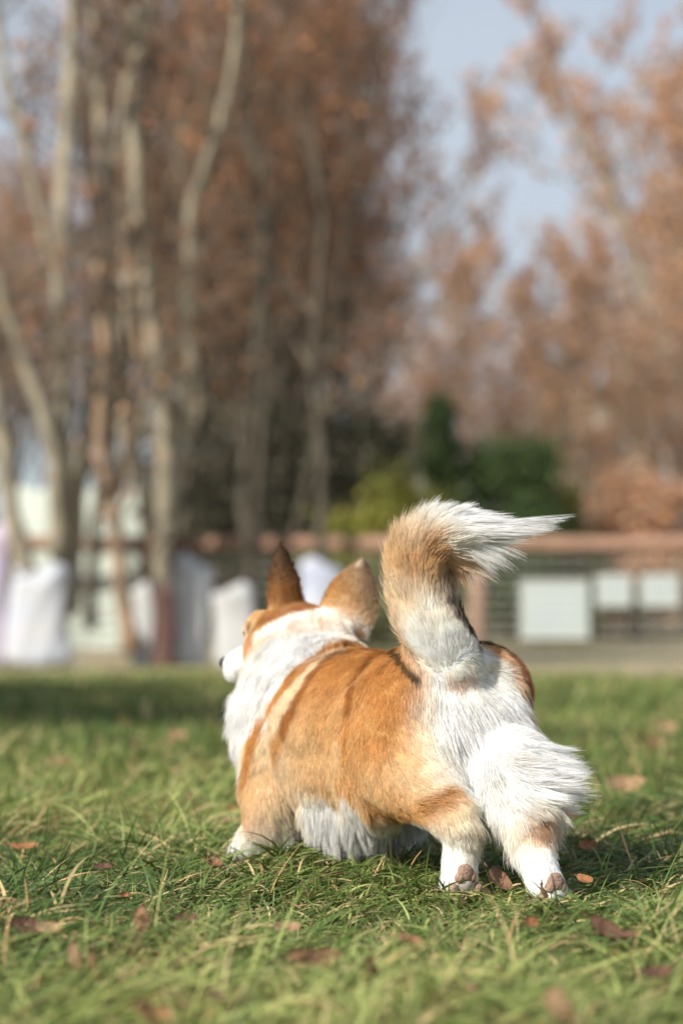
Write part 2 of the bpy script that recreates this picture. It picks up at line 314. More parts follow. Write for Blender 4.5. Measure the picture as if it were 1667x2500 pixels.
# coat markings, with shade of creases, inner tail and far hip painted in: x, y, z in the dog's own axes, colour key, radius (mm), weight
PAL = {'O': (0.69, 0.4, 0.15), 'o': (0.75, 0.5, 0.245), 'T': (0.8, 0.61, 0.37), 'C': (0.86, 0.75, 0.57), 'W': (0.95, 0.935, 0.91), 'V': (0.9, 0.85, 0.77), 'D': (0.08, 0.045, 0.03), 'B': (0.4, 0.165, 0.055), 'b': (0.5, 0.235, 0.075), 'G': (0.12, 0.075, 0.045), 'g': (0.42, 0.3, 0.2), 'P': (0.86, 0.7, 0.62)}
PAINT = """-0.004 0.0139 0.0601 W 12.0 3.0;0.0722 -0.051 0.0537 W 12.0 3.0;0.0681 -0.0748 0.0474 W 12.0 3.0;-0.2182 0.0743 0.0823 W 12.0 3.0;-0.2557 0.0758 0.0786 W 12.0 2.0;-0.2722 0.0745 0.0747 W 12.0 2.0;-0.2869 0.0662 0.0695 W 12.0 2.0;-0.2914 0.0572 0.0769 V 10.0 2.0;-0.219 0.061 0.4037 O 11.0 2.0;-0.2188 0.0488 0.3921 O 11.0 2.0;-0.2092 0.0245 0.3927 O 10.0 2.0;-0.2 -0.115 0.2 W 34.0 3.0;-0.17 -0.125 0.17 W 34.0 2.0;-0.21 -0.1 0.165 W 30.0 2.0;0.2209 0.0586 0.301 W 9.0 4.0;0.2078 0.0512 0.3091 W 8.0 7.0;0.201 0.0451 0.3132 W 8.0 7.0;0.1947 0.0386 0.3172 W 8.0 7.0;0.1919 0.0303 0.3218 W 8.0 7.0;0.1891 0.022 0.3253 W 8.0 7.0;0.1866 0.0135 0.3287 W 8.0 7.0;0.1852 0.0037 0.3317 W 8.0 7.0;0.1853 -0.0076 0.3334 W 8.0 7.0;0.1799 -0.0179 0.3335 W 8.0 7.0;0.1594 -0.0196 0.3322 W 8.0 7.0;0.1456 -0.0316 0.3264 W 10.0 4.0;0.1432 -0.0468 0.316 W 10.0 4.0;0.1436 -0.0637 0.3045 W 9.0 4.0;0.1759 0.0075 0.3195 W 14.0 3.0;0.1494 -0.0171 0.3194 W 14.0 3.0;0.1799 0.0447 0.3022 W 14.0 3.0;0.2248 0.0448 0.3219 B 7.0 6.0;0.2142 0.0393 0.3254 B 7.0 6.0;0.2088 0.033 0.3288 B 7.0 6.0;0.2039 0.0264 0.3323 B 7.0 6.0;0.2006 0.0177 0.3363 B 7.0 6.0;0.1986 0.0082 0.3393 B 7.0 6.0;0.2005 -0.0041 0.3423 B 7.0 6.0;0.2183 -0.0254 0.3441 B 7.0 6.0;0.1883 -0.0236 0.3448 O 7.0 5.0;0.1759 0.0075 0.3195 W 34 1;0.181 0.0571 0.2908 W 34 1;0.1993 0.0733 0.2679 W 34 1;0.2122 0.0794 0.2219 W 34 1;0.1394 0.0794 0.246 W 34 1;0.2083 0.0845 0.1763 W 34 1;0.1322 0.0577 0.2797 W 34 1;0.138 0.0025 0.3023 W 34 1;0.1489 -0.0169 0.3137 W 34 1;0.1427 -0.0398 0.3137 W 34 1;0.1446 -0.0343 0.3252 W 10.0 2.0;0.1564 0.1083 0.1335 W 14.0 1;0.1486 0.0872 0.2178 W 16.0 1;0.109 0.0768 0.2465 W 14.0 1;0.0922 0.0542 0.2716 W 12.0 1;0.1435 0.1161 0.0954 T 34 1;0.1616 0.0056 0.308 W 34 1;0.1799 0.0382 0.308 W 34 1;0.1927 0.0638 0.285 W 34 1;0.1433 -0.0335 0.3051 W 14.0 1;0.0449 0.0362 0.2803 C 7.0 3.0;0.0269 0.0686 0.2669 C 8.0 3.0;0.026 0.091 0.248 C 10.0 2.0;0.0363 0.1071 0.2235 C 12.0 2.0;0.0596 0.113 0.1957 C 14.0 2.0;0.1185 0.1001 0.1575 C 18.0 1;0.1107 0.1073 0.1192 T 34 1;0.1078 0.1151 0.0865 T 34 1;0.1297 0.1161 0.113 T 34 1;0.098 0.1015 0.0977 C 34 1;0.0625 0.1082 0.1382 C 34 1;0.0928 0.0917 0.0866 C 14.0 1;0.0711 0.0645 0.0781 W 14.0 1;0.0012 0.08 0.0811 W 14.0 1;0.0637 0.1139 0.171 o 12.0 1;0.0238 -0.0078 0.2837 B 10.0 1.2;0.0084 -0.0101 0.2824 B 10.0 1.2;0.0871 -0.0272 0.2853 O 34 1;-0.0142 0.0514 0.2699 O 34 1;-0.0208 0.0801 0.2487 O 34 1;-0.0513 0.0853 0.2279 o 34 1;-0.0173 0.1029 0.2167 o 34 1;-0.0101 0.1111 0.1845 T 34 1;-0.0503 0.1031 0.1857 o 34 1;0.0033 0.1098 0.1464 T 34 1;-0.0349 0.1005 0.1426 T 34 1;-0.0973 0.1178 0.1668 T 14.0 1;0.051 0.102 0.1168 T 34 1;-0.0469 0.095 0.1218 T 14.0 1;0.096 0.071 0.0802 C 14.0 1;0.0187 0.0919 0.0912 W 34 1;-0.0057 0.0714 0.0758 W 34 1;-0.0143 0.0389 0.0644 W 34 1;-0.1017 0.1023 0.0989 W 14.0 1;0.0991 -0.0472 0.0249 W 34 1;0.112 0.0675 0.0532 W 34 1;-0.0183 0.091 0.0988 W 12.0 1;0.0696 -0.0625 0.0265 W 34 1;0.1155 0.0727 0.0446 W 34 1;0.1337 -0.0427 0.0153 W 34 1;0.0637 0.1139 0.171 o 12.0 1;-0.1483 0.0692 0.2662 O 34 1;-0.176 0.0709 0.2511 O 34 1;-0.1568 0.0924 0.2304 O 34 1;-0.1792 0.0939 0.2054 B 14.0 0.5;-0.1683 0.0873 0.2306 O 34 1;-0.1714 0.1132 0.18 O 34 1;-0.1784 0.1054 0.1903 O 34 1;-0.1874 0.0749 0.2309 O 34 1;-0.1421 0.1077 0.2097 o 34 1;-0.1607 0.1187 0.1542 o 34 1;-0.1768 0.1164 0.1294 T 34 1;-0.2138 0.0852 0.1709 T 34 1;-0.1986 0.0667 0.2259 V 16.0 1;-0.2033 0.0697 0.2032 C 20.0 1;-0.2133 0.0579 0.2058 W 18.0 1;-0.2177 0.0667 0.1757 V 20.0 1;-0.2409 0.0753 0.1492 V 20.0 1;-0.2431 0.0915 0.1322 C 16.0 1;-0.2535 0.0743 0.1373 V 16.0 1;-0.2367 0.0457 0.1507 W 18.0 1;-0.2522 0.0467 0.1364 V 14.0 1.5;-0.2318 0.0365 0.1705 V 20.0 1.3;-0.2206 0.1013 0.1464 C 20.0 0.8;-0.2266 0.0453 0.1857 V 18.0 1;-0.2268 0.0992 0.1416 T 34 1;-0.23 0.0594 0.1608 V 16.0 1;-0.21 0.1067 0.1108 o 34 1;-0.1541 0.0969 0.102 o 12.0 1;-0.1538 0.0848 0.0913 o 12.0 1;-0.2208 0.0955 0.096 O 12.0 1;-0.1386 0.0666 0.0782 V 9.0 3.0;-0.1326 0.0793 0.0793 V 9.0 3.0;-0.267 0.074 0.1205 B 10.0 1.1;-0.2608 0.0849 0.1121 B 10.0 1.1;-0.2452 0.0929 0.1044 O 12.0 1;-0.2696 0.0609 0.1227 O 12.0 1;-0.2802 0.0547 0.1082 C 12.0 1;-0.2778 0.0721 0.1028 T 12.0 1;-0.2657 0.0821 0.0934 T 34 1;-0.2843 0.0704 0.0843 V 34 1;-0.2896 0.059 0.0892 C 34 1;-0.2815 0.0687 0.0593 W 34 1;-0.2681 0.0719 0.0435 W 34 1;-0.2908 0.0569 0.0644 V 12.0 1;-0.2818 0.0748 0.025 W 34 1;-0.2917 0.0576 0.0349 V 12.0 1;-0.2903 0.0685 0.0156 g 12.0 1;-0.294 0.0562 0.0153 g 12.0 1;-0.204 0.058 0.2311 V 16.0 1;-0.2116 0.0477 0.2311 W 34 1;-0.2302 0.0294 0.2058 W 34 1;-0.2241 0.0497 0.1857 W 20.0 1;-0.2352 0.0388 0.1504 W 18.0 1;-0.2258 0.002 0.2513 W 10.0 2.0;-0.211 0.0473 0.2515 W 12.0 2.0;-0.2435 0.0077 0.1804 W 34 1;-0.2314 -0.0311 0.2202 W 34 1;-0.2377 -0.0084 0.2054 W 34 1;-0.2622 -0.0104 0.1807 W 34 1;-0.3004 -0.0028 0.1524 W 34 1;-0.2696 -0.036 0.1805 W 34 1;-0.2618 0.0198 0.131 W 34 1;-0.2392 0.0232 0.1502 W 34 1;-0.2225 -0.0242 0.0865 W 34 1;-0.2248 -0.0356 0.2406 W 34 1;-0.2264 -0.0595 0.23 V 12.0 1;-0.2226 -0.0713 0.209 C 12.0 1;0.0637 0.1139 0.171 o 12.0 1;-0.2222 -0.0436 0.2508 V 9.0 2.0;-0.2114 -0.026 0.2663 C 9.0 2.0;-0.2242 -0.0672 0.2273 T 7.0 2.0;-0.2259 0.0204 0.2505 P 9.0 4.0;-0.2227 0.0335 0.2536 P 8.0 3.0;-0.2267 0.0087 0.2514 P 8.0 3.0;-0.2283 0.0279 0.2644 V 10.0 2.0;-0.2278 0.0033 0.2667 V 34 1;-0.2229 0.0427 0.2669 W 34 1;0.0637 0.1139 0.171 o 12.0 1;-0.109 0.0405 0.2832 B 6.0 3.0;-0.2149 0.0617 0.3077 W 34 1;-0.2202 0.053 0.2823 W 34 1;-0.2133 0.0576 0.3282 W 14.0 1;-0.1939 0.0727 0.3334 T 16.0 1.8;-0.1665 0.071 0.3233 T 14.0 1.5;-0.1813 0.068 0.2923 C 12.0 1.5;-0.2012 0.0681 0.3641 o 18.0 1.5;-0.21 0.0525 0.359 o 14.0 1.2;-0.1849 0.0732 0.3129 T 12.0 1;-0.1992 0.07 0.3282 V 34 1;-0.1943 0.07 0.2975 W 14.0 1;-0.2286 0.0402 0.2925 W 34 1;-0.1662 0.069 0.3145 C 34 1;-0.1629 0.0732 0.3445 T 34 1;-0.1632 0.0743 0.3746 T 34 1;-0.181 0.0767 0.3953 T 34 1;-0.2074 0.0689 0.4152 V 34 1;-0.185 0.0671 0.4211 C 14.0 1;-0.2015 0.0713 0.3845 o 34 1;-0.219 0.061 0.4037 O 14.0 1;-0.2169 0.0507 0.3896 O 34 1;-0.1995 0.0189 0.3909 O 34 1;-0.1986 0.0192 0.3806 B 9.0 2.0;-0.2108 0.0469 0.3693 T 34 1;-0.2048 0.0248 0.3645 G 9.0 3.0;-0.1987 0.0159 0.3577 G 8.0 3.0;-0.2144 0.0432 0.3436 g 9.0 2.0;-0.2156 0.0227 0.3334 G 8.0 3.0;-0.2219 0.0176 0.318 G 7.0 4.0;-0.2199 0.0041 0.3052 D 7.0 5.0;-0.2209 0.0473 0.3231 C 34 1;-0.203 0.0663 0.3487 W 34 1;-0.2135 0.0547 0.3333 W 34 1;-0.2217 0.0536 0.4355 W 34 1;-0.2439 0.0375 0.4349 W 34 1;-0.2415 0.0421 0.4145 W 34 1;-0.2616 0.0248 0.4193 W 34 1;-0.2488 0.0169 0.4124 W 34 1;-0.2607 0.0137 0.4155 W 34 1;-0.2268 0.0235 0.4057 W 12.0 1;-0.1993 0.0192 0.3865 W 8.0 3.0;-0.1992 0.0193 0.3843 W 12.0 3.0;-0.2577 0.0167 0.4135 W 12.0 2.0;-0.2467 0.0191 0.4113 W 34 1;-0.2084 0.0634 0.4281 W 34 1;-0.2206 0.062 0.4174 V 14.0 1;-0.2565 0.0276 0.4296 W 34 1;0.1971 0.0024 0.3399 B 34 1;0.2032 0.0189 0.3369 B 34 1;0.2108 0.028 0.3341 O 34 1;0.2069 0.0432 0.3195 O 34 1;0.2299 0.0506 0.3138 O 34 1;0.2723 0.0211 0.335 T 34 1;0.2682 0.0435 0.3139 G 7.0 1;0.2304 0.0601 0.2964 O 8.0 1;0.218 -0.0258 0.3439 O 12.0 1;0.1784 -0.0237 0.3439 O 10.0 1;0.1839 -0.0101 0.3323 W 10.0 2.0;0.1608 -0.017 0.331 W 10.0 2.0;0.1855 0.0154 0.3264 W 10.0 1;0.1875 0.0242 0.3224 B 7.0 2.0;0.2321 0.0297 0.3371 o 7.0 3.0;0.2253 0.0563 0.3051 o 34 1;0.2835 0.0411 0.2995 T 7.0 3.0;0.3104 0.038 0.2784 T 6.0 3.0;0.1873 0.0012 0.334 O 34 1;0.2349 0.0282 0.378 G 34 1;0.2168 0.0182 0.4011 G 34 1;0.2232 0.0213 0.4187 G 34 1;0.2145 0.0194 0.3777 G 34 1;0.2135 0.0199 0.3574 B 34 1;0.2283 0.0284 0.3546 B 34 1;0.2109 0.008 0.3487 B 34 1;0.18 -0.0279 0.3544 O 34 1;0.1561 -0.041 0.3484 O 34 1;0.1722 -0.0368 0.3659 O 34 1;0.1615 -0.0508 0.3775 g 34 1;0.1508 -0.0647 0.3717 g 34 1;0.1564 -0.0747 0.3951 G 9.0 2.0;0.1604 -0.0669 0.398 C 7.0 2.0;0.1443 -0.0541 0.3253 T 34 1;0.143 -0.0601 0.308 T 34 1;0.1441 -0.0708 0.3369 G 8.0 1;0.1596 -0.0296 0.3368 O 34 1;0.1483 -0.0431 0.331 o 34 1;0.1877 -0.0282 0.3567 D 4.0 3.0;0.1481 -0.0732 0.3659 g 34 1;0.3387 0.0401 0.2722 W 34 1;0.3404 0.0425 0.2543 W 34 1;0.3223 0.0418 0.2604 W 34 1;0.3412 0.0421 0.2659 W 34 1;0.3114 0.0408 0.2665 W 8.0 2.0;0.3184 0.0266 0.2872 T 6.0 3.0;0.2916 0.0391 0.2726 W 34 1;0.1338 0.1202 0.0768 O 10.0 2.0;0.1131 0.1185 0.0642 o 34 1;0.0988 0.1073 0.0758 C 34 1;0.1327 0.1144 0.035 W 34 1;0.1527 0.1164 0.0225 W 34 1;0.1164 0.1104 0.0416 W 34 1;0.103 0.0987 0.0476 W 34 1;0.0964 0.0897 0.0587 V 34 1;0.173 0.1185 0.0126 W 34 1;-0.346 -0.0075 0.1027 B 9.0 1.5;-0.3544 -0.0046 0.0911 B 9.0 2.0;-0.3445 0.0064 0.1007 O 34 1;-0.361 0.003 0.082 B 10.0 2.0;-0.3447 0.0155 0.0912 C 34 1;-0.3316 0.0186 0.0954 W 34 1;-0.3639 0.014 0.073 T 12.0 1;-0.3601 0.0263 0.0489 W 34 1;-0.3772 0.0173 0.0547 V 10.0 1;-0.3313 0.0187 0.0628 W 34 1;-0.3952 0.0269 0.0278 W 34 1;-0.3467 0.0229 0.0721 W 34 1;-0.2975 0.0134 0.1377 W 30.0 2.0;-0.3158 -0.0043 0.1381 W 30.0 2.0;-0.3209 0.0112 0.1191 W 26.0 2.0;-0.3931 0.0314 0.0134 W 34 1;-0.3734 0.0295 0.0308 W 34 1;-0.2398 0.0056 0.104 V 34 1;0.1443 -0.0608 0.3011 O 5.5 3.0;0.1451 -0.0568 0.3001 O 5.5 3.0;0.1466 -0.0532 0.2991 O 5.5 3.0;0.1483 -0.0498 0.2982 O 5.5 3.0;0.1466 -0.0443 0.2972 O 5.5 3.0;0.1407 -0.0365 0.2963 O 5.5 3.0;0.1033 -0.0104 0.2955 O 5.5 3.0;0.0955 -0.001 0.2938 O 5.5 3.0;0.0914 0.0062 0.2922 O 5.5 3.0;0.0892 0.0124 0.2905 O 5.5 3.0;0.088 0.0179 0.2889 O 5.5 3.0;0.0864 0.0225 0.2868 O 5.5 3.0;0.0851 0.027 0.2847 O 5.5 3.0;0.0841 0.0312 0.2827 O 5.5 3.0;0.0832 0.0354 0.2806 O 5.5 3.0;0.0824 0.0395 0.2786 O 5.5 3.0;0.0819 0.0435 0.2765 O 5.5 3.0;0.0818 0.0472 0.2745 O 5.5 3.0;0.08 0.0514 0.2719 O 5.5 3.0;0.0779 0.0558 0.2693 O 5.5 3.0;0.0752 0.0605 0.2667 O 5.5 3.0;0.0719 0.0655 0.2641 O 5.5 3.0;0.0693 0.0701 0.2616 O 5.5 3.0;0.0679 0.074 0.259 O 5.5 3.0;0.0677 0.0773 0.2564 O 5.5 3.0;0.0682 0.0802 0.2538 O 5.5 3.0;0.0671 0.0835 0.251 O 5.5 3.0;0.0669 0.0864 0.2481 O 5.5 3.0;0.0674 0.0889 0.2452 O 5.5 3.0;0.0684 0.0911 0.2423 O 5.5 3.0;0.07 0.0929 0.2394 O 5.5 3.0;0.0723 0.0944 0.2365 O 5.5 3.0;0.0753 0.0955 0.2336 O 5.5 3.0;0.0794 0.0961 0.2306 O 5.5 3.0;0.0821 0.0969 0.2275 O 5.5 3.0;0.0864 0.0969 0.2243 O 5.5 3.0;0.0947 0.0947 0.221 O 5.5 3.0;0.1114 0.0879 0.2175 O 5.5 3.0;0.1182 0.0866 0.2142 O 5.5 3.0;0.1232 0.0862 0.2109 O 5.5 3.0;0.1273 0.0863 0.2077 O 5.5 3.0;0.1305 0.0869 0.2045 O 5.5 3.0;0.133 0.0879 0.2014 O 5.5 3.0;0.1344 0.0891 0.1978 O 5.5 3.0;0.1357 0.0903 0.1943 O 5.5 3.0;0.1366 0.0917 0.1908 O 5.5 3.0;0.1374 0.0932 0.1873 O 5.5 3.0;0.1379 0.0948 0.1838 O 5.5 3.0;0.1382 0.0965 0.1804 O 5.5 3.0;0.1383 0.0984 0.1769 O 5.5 3.0;0.1384 0.1003 0.1734 O 5.5 3.0;0.1373 0.1021 0.1697 O 5.5 3.0;0.1366 0.1037 0.1659 O 5.5 3.0;0.1362 0.1052 0.1621 O 5.5 3.0;0.1362 0.1064 0.1583 O 5.5 3.0;0.1364 0.1076 0.1545 O 5.5 3.0;0.1369 0.1086 0.1507 O 5.5 3.0;0.1376 0.1095 0.1468 O 5.5 3.0;0.1383 0.1104 0.143 O 5.5 3.0;0.1384 0.1111 0.1392 O 5.5 3.0;0.1386 0.1118 0.1353 O 5.5 3.0;0.1388 0.1125 0.1315 O 5.5 3.0;0.1389 0.1132 0.1277 O 5.5 3.0;0.1391 0.1139 0.1239 O 5.5 3.0;0.1395 0.1144 0.12 O 5.5 3.0;0.14 0.1149 0.1162 O 5.5 3.0;0.066 0.0177 0.2823 C 8.0 1.2;0.0372 0.04 0.2797 C 8.0 1.2;0.0319 0.0487 0.2769 C 8.0 1.2;0.0302 0.0554 0.2741 C 8.0 1.2;0.0302 0.0611 0.2713 C 8.0 1.2;0.0314 0.0661 0.2685 C 8.0 1.2;0.0289 0.0719 0.2648 C 8.0 1.2;0.0278 0.0769 0.2611 C 8.0 1.2;0.0276 0.0814 0.2575 C 8.0 1.2;0.0282 0.0854 0.2538 C 8.0 1.2;0.0294 0.0891 0.2501 C 8.0 1.2;0.0293 0.0929 0.246 C 8.0 1.2;0.0298 0.0962 0.2418 C 8.0 1.2;0.031 0.0992 0.2377 C 8.0 1.2;0.0326 0.1019 0.2335 C 8.0 1.2;0.0349 0.1042 0.2293 C 8.0 1.2;0.0378 0.1063 0.2251 C 8.0 1.2;0.0406 0.1084 0.2198 C 8.0 1.2;0.0444 0.1101 0.2145 C 8.0 1.2;0.0489 0.1114 0.2092 C 8.0 1.2;0.0544 0.1121 0.2038 C 8.0 1.2;0.0606 0.1125 0.1984 C 8.0 1.2;0.0648 0.1128 0.1928 C 8.0 1.2;0.0694 0.1129 0.1872 C 8.0 1.2;0.0749 0.1125 0.1815 C 8.0 1.2;0.0862 0.109 0.1756 C 8.0 1.2;0.1145 0.0964 0.1687 C 8.0 1.2;0.1167 0.0979 0.1631 C 8.0 1.2;0.1162 0.099 0.1576 C 8.0 1.2;0.1158 0.1001 0.1521 C 8.0 1.2;0.1153 0.1013 0.1466 C 8.0 1.2;0.1146 0.1026 0.1411 C 8.0 1.2;0.1139 0.1038 0.1356 C 8.0 1.2;0.1131 0.1052 0.1301 C 8.0 1.2;0.1128 -0.0315 0.2916 b 6.0 3.0;0.0915 -0.015 0.291 b 6.0 3.0;0.0836 -0.0055 0.2888 b 6.0 3.0;0.0786 0.0023 0.2866 b 6.0 3.0;0.0741 0.0097 0.2844 b 6.0 3.0;0.0666 0.0179 0.2823 b 6.0 3.0;0.0395 0.0374 0.2803 b 6.0 3.0;0.0329 0.045 0.2782 b 6.0 3.0;0.0292 0.0509 0.2761 b 6.0 3.0;0.0274 0.0558 0.2739 b 6.0 3.0;0.0242 0.0615 0.271 b 6.0 3.0;0.0223 0.0665 0.268 b 6.0 3.0;0.0211 0.0711 0.265 b 6.0 3.0;0.0206 0.0753 0.2621 b 6.0 3.0;0.0187 0.0798 0.2583 b 6.0 3.0;0.0175 0.0839 0.2546 b 6.0 3.0;0.0168 0.0877 0.2508 b 6.0 3.0;0.0167 0.0912 0.2471 b 6.0 3.0;0.0158 0.0945 0.243 b 6.0 3.0;0.0155 0.0975 0.239 b 6.0 3.0;0.0156 0.1002 0.235 b 6.0 3.0;0.0836 -0.0055 0.2888 B 3.0 3.0;0.0801 -0.0007 0.2873 B 3.0 3.0;0.0769 0.004 0.2858 B 3.0 3.0;0.0736 0.0087 0.2843 B 3.0 3.0;0.0687 0.0142 0.2829 B 3.0 3.0;0.0449 0.0307 0.2816 B 3.0 3.0;0.0365 0.0383 0.2802 B 3.0 3.0;0.0323 0.0434 0.2787 B 3.0 3.0;0.0286 0.0481 0.2771 B 3.0 3.0;0.0261 0.052 0.2755 B 3.0 3.0;0.0244 0.0556 0.2739 B 3.0 3.0;0.0232 0.0588 0.2723 B 3.0 3.0;0.0223 0.0618 0.2707 B 3.0 3.0;0.0217 0.0646 0.2691 B 3.0 3.0;0.0161 0.1027 0.231 b 9.0 2.0;0.017 0.1059 0.225 b 9.0 2.0;0.0187 0.1087 0.2191 b 9.0 2.0;0.0212 0.111 0.2131 b 9.0 2.0;0.0244 0.1128 0.2076 b 9.0 2.0;0.0283 0.1142 0.2021 b 9.0 2.0;0.0331 0.115 0.1966 b 9.0 2.0;0.0373 0.1154 0.191 b 9.0 2.0;0.0423 0.1154 0.1854 b 9.0 2.0;0.048 0.1149 0.1798 O 9.0 1.5;0.0554 0.114 0.1713 O 9.0 1.5;0.0628 0.1131 0.1628 O 9.0 1.5;0.066 0.1122 0.1563 O 9.0 1.5;0.0697 0.111 0.1497 O 9.0 1.5;0.0065 -0.013 0.2818 b 4.5 2.4;0.0074 -0.0113 0.2821 b 4.5 2.4;0.019 -0.0158 0.2824 b 4.5 2.4;0.0202 -0.0141 0.2828 b 4.5 2.4;0.0076 -0.004 0.2829 b 4.5 2.4;-0.0057 0.0068 0.2812 b 4.5 2.4;-0.0125 0.0137 0.2795 b 4.5 2.4;-0.0197 0.0201 0.277 b 4.5 2.4;-0.0251 0.0254 0.2746 b 4.5 2.4;-0.0295 0.0301 0.2721 b 4.5 2.4;-0.0332 0.0344 0.2697 b 4.5 2.4;-0.0363 0.0384 0.2672 b 4.5 2.4;-0.0391 0.0421 0.2647 b 4.5 2.4;-0.0421 0.0455 0.2621 b 4.5 2.4;-0.0447 0.0487 0.2595 b 4.5 2.4;-0.0471 0.0517 0.2569 b 4.5 2.4;-0.0494 0.0546 0.2542 b 4.5 2.4;-0.0515 0.0574 0.2516 b 4.5 2.4;-0.0535 0.0602 0.249 b 4.5 2.4;-0.0555 0.063 0.2464 b 4.5 2.4;-0.0923 0.0858 0.2442 b 4.5 2.4;-0.0988 0.0908 0.2413 b 4.5 2.4;-0.1027 0.0943 0.2384 b 4.5 2.4;-0.1054 0.0971 0.2354 b 4.5 2.4;-0.1075 0.0995 0.2324 b 4.5 2.4;-0.1089 0.1016 0.2295 b 4.5 2.4;-0.1107 0.1034 0.2265 b 4.5 2.4;-0.1122 0.105 0.2236 b 4.5 2.4;-0.1134 0.1065 0.2207 b 4.5 2.4;-0.1144 0.1079 0.2178 b 4.5 2.4;-0.1152 0.1091 0.2149 b 4.5 2.4;-0.1159 0.1103 0.2119 b 4.5 2.4;-0.1163 0.1113 0.209 O 4.0 2.0;-0.1172 0.1121 0.2064 O 4.0 2.0;-0.118 0.1129 0.2039 O 4.0 2.0;-0.1187 0.1136 0.2013 O 4.0 2.0;-0.1194 0.1143 0.1988 O 4.0 2.0;-0.1199 0.1149 0.1962 O 4.0 2.0;-0.1203 0.1154 0.1936 O 4.0 2.0;-0.1207 0.116 0.1911 O 4.0 2.0;-0.121 0.1164 0.1885 O 4.0 2.0;-0.1212 0.1169 0.1859 O 4.0 2.0;-0.1214 0.1173 0.1833 O 4.0 2.0;-0.1216 0.1176 0.1808 O 4.0 2.0;-0.1219 0.1178 0.1782 O 4.0 2.0;-0.122 0.1181 0.1756 O 4.0 2.0;-0.1221 0.1183 0.1731 O 4.0 2.0;-0.1221 0.1184 0.1705 O 4.0 2.0;-0.122 0.1185 0.1679 O 4.0 2.0;-0.1218 0.1185 0.1653 O 4.0 2.0;-0.2076 0.003 0.3203 D 11.0 9.0;-0.2099 -0.0002 0.3128 D 11.0 9.0;-0.2119 -0.0033 0.3053 D 11.0 9.0;-0.1551 -0.0558 0.2928 D 11.0 9.0;-0.1583 -0.0603 0.2919 D 11.0 9.0;-0.1627 -0.0665 0.2901 D 11.0 9.0;-0.1671 -0.0731 0.2869 D 11.0 9.0;-0.1832 -0.0716 0.2828 D 11.0 9.0;-0.1671 -0.0731 0.2869 B 9.0 5.0;-0.1803 -0.0705 0.2844 B 9.0 5.0;-0.1891 -0.0702 0.2806 B 9.0 5.0;-0.1962 -0.0707 0.2763 B 9.0 5.0;-0.2035 -0.0699 0.2712 B 9.0 5.0;-0.2082 -0.0709 0.266 B 9.0 5.0;-0.2112 -0.073 0.2608 B 9.0 5.0;-0.2136 -0.075 0.2552 B 9.0 5.0;-0.2143 -0.0781 0.2497 B 9.0 5.0;-0.2123 -0.083 0.244 B 9.0 5.0;-0.206 -0.09 0.2381 B 9.0 5.0;-0.1986 -0.0956 0.232 B 9.0 5.0;-0.1988 -0.0955 0.2264 B 9.0 5.0;-0.1988 -0.0952 0.2204 B 9.0 5.0;-0.1988 -0.0951 0.2137 B 9.0 5.0;-0.1834 -0.0477 0.2868 O 8.0 2.0;-0.1918 -0.0474 0.283 O 8.0 2.0;-0.1983 -0.0482 0.2792 O 8.0 2.0;-0.2038 -0.0498 0.2755 O 8.0 2.0;-0.2087 -0.0504 0.2712 O 8.0 2.0;-0.2128 -0.0516 0.267 O 8.0 2.0;-0.2161 -0.0533 0.2627 O 8.0 2.0;-0.2188 -0.0553 0.2584 O 8.0 2.0;-0.2211 -0.0569 0.2539 O 8.0 2.0;-0.2228 -0.0588 0.2494 O 8.0 2.0;-0.2239 -0.0612 0.2448 O 8.0 2.0;-0.1098 0.0399 0.2837 D 4.0 3.5;-0.1184 0.0438 0.2834 D 4.0 3.5;-0.1322 0.05 0.2813 D 4.0 3.5;-0.1417 0.0535 0.2791 D 4.0 3.5;-0.1498 0.0562 0.2769 D 4.0 3.5;-0.1571 0.0585 0.2747 D 4.0 3.5;-0.1637 0.0603 0.2726 D 4.0 3.5;-0.1693 0.0614 0.2703 D 4.0 3.5;-0.1739 0.062 0.268 D 4.0 3.5;-0.1779 0.0622 0.2658 D 4.0 3.5;-0.1815 0.0621 0.2635 D 4.0 3.5;-0.1843 0.0618 0.2615 D 4.0 3.5;-0.1867 0.0613 0.2594 D 4.0 3.5;-0.1891 0.0607 0.2574 D 4.0 3.5;-0.1913 0.06 0.2554 D 4.0 3.5;-0.1913 0.0574 0.4326 W 12.0 2.0;-0.1984 0.0472 0.439 W 12.0 2.0;-0.2134 0.0467 0.4413 W 12.0 2.0;-0.2183 0.0393 0.4429 W 12.0 2.0;-0.2306 0.035 0.4419 W 12.0 2.0;-0.2397 0.0289 0.4398 W 12.0 2.0;-0.2452 0.0203 0.4364 W 12.0 2.0;-0.1532 0.1024 0.1083 O 9.0 1.2;-0.1588 0.0998 0.1048 O 9.0 1.2;-0.1665 0.0984 0.1014 O 9.0 1.2;-0.1777 0.0991 0.0984 O 9.0 1.2;-0.1906 0.1002 0.0978 O 9.0 1.2;-0.1999 0.0991 0.0968 O 9.0 1.2;-0.2083 0.0975 0.0958 O 9.0 1.2;-0.2156 0.0953 0.0946 O 9.0 1.2;-0.2252 0.0945 0.096 O 9.0 1.2;-0.234 0.0933 0.0973 O 9.0 1.2;-0.2424 0.0919 0.0985 O 9.0 1.2;-0.2499 0.0899 0.0996 O 9.0 1.2;-0.2572 0.0876 0.1033 O 9.0 1.2;-0.2629 0.0842 0.1069 O 9.0 1.2;-0.2673 0.0801 0.1103 O 9.0 1.2;-0.2692 0.0764 0.1138 O 9.0 1.2;-0.2701 0.0721 0.1172 O 9.0 1.2"""
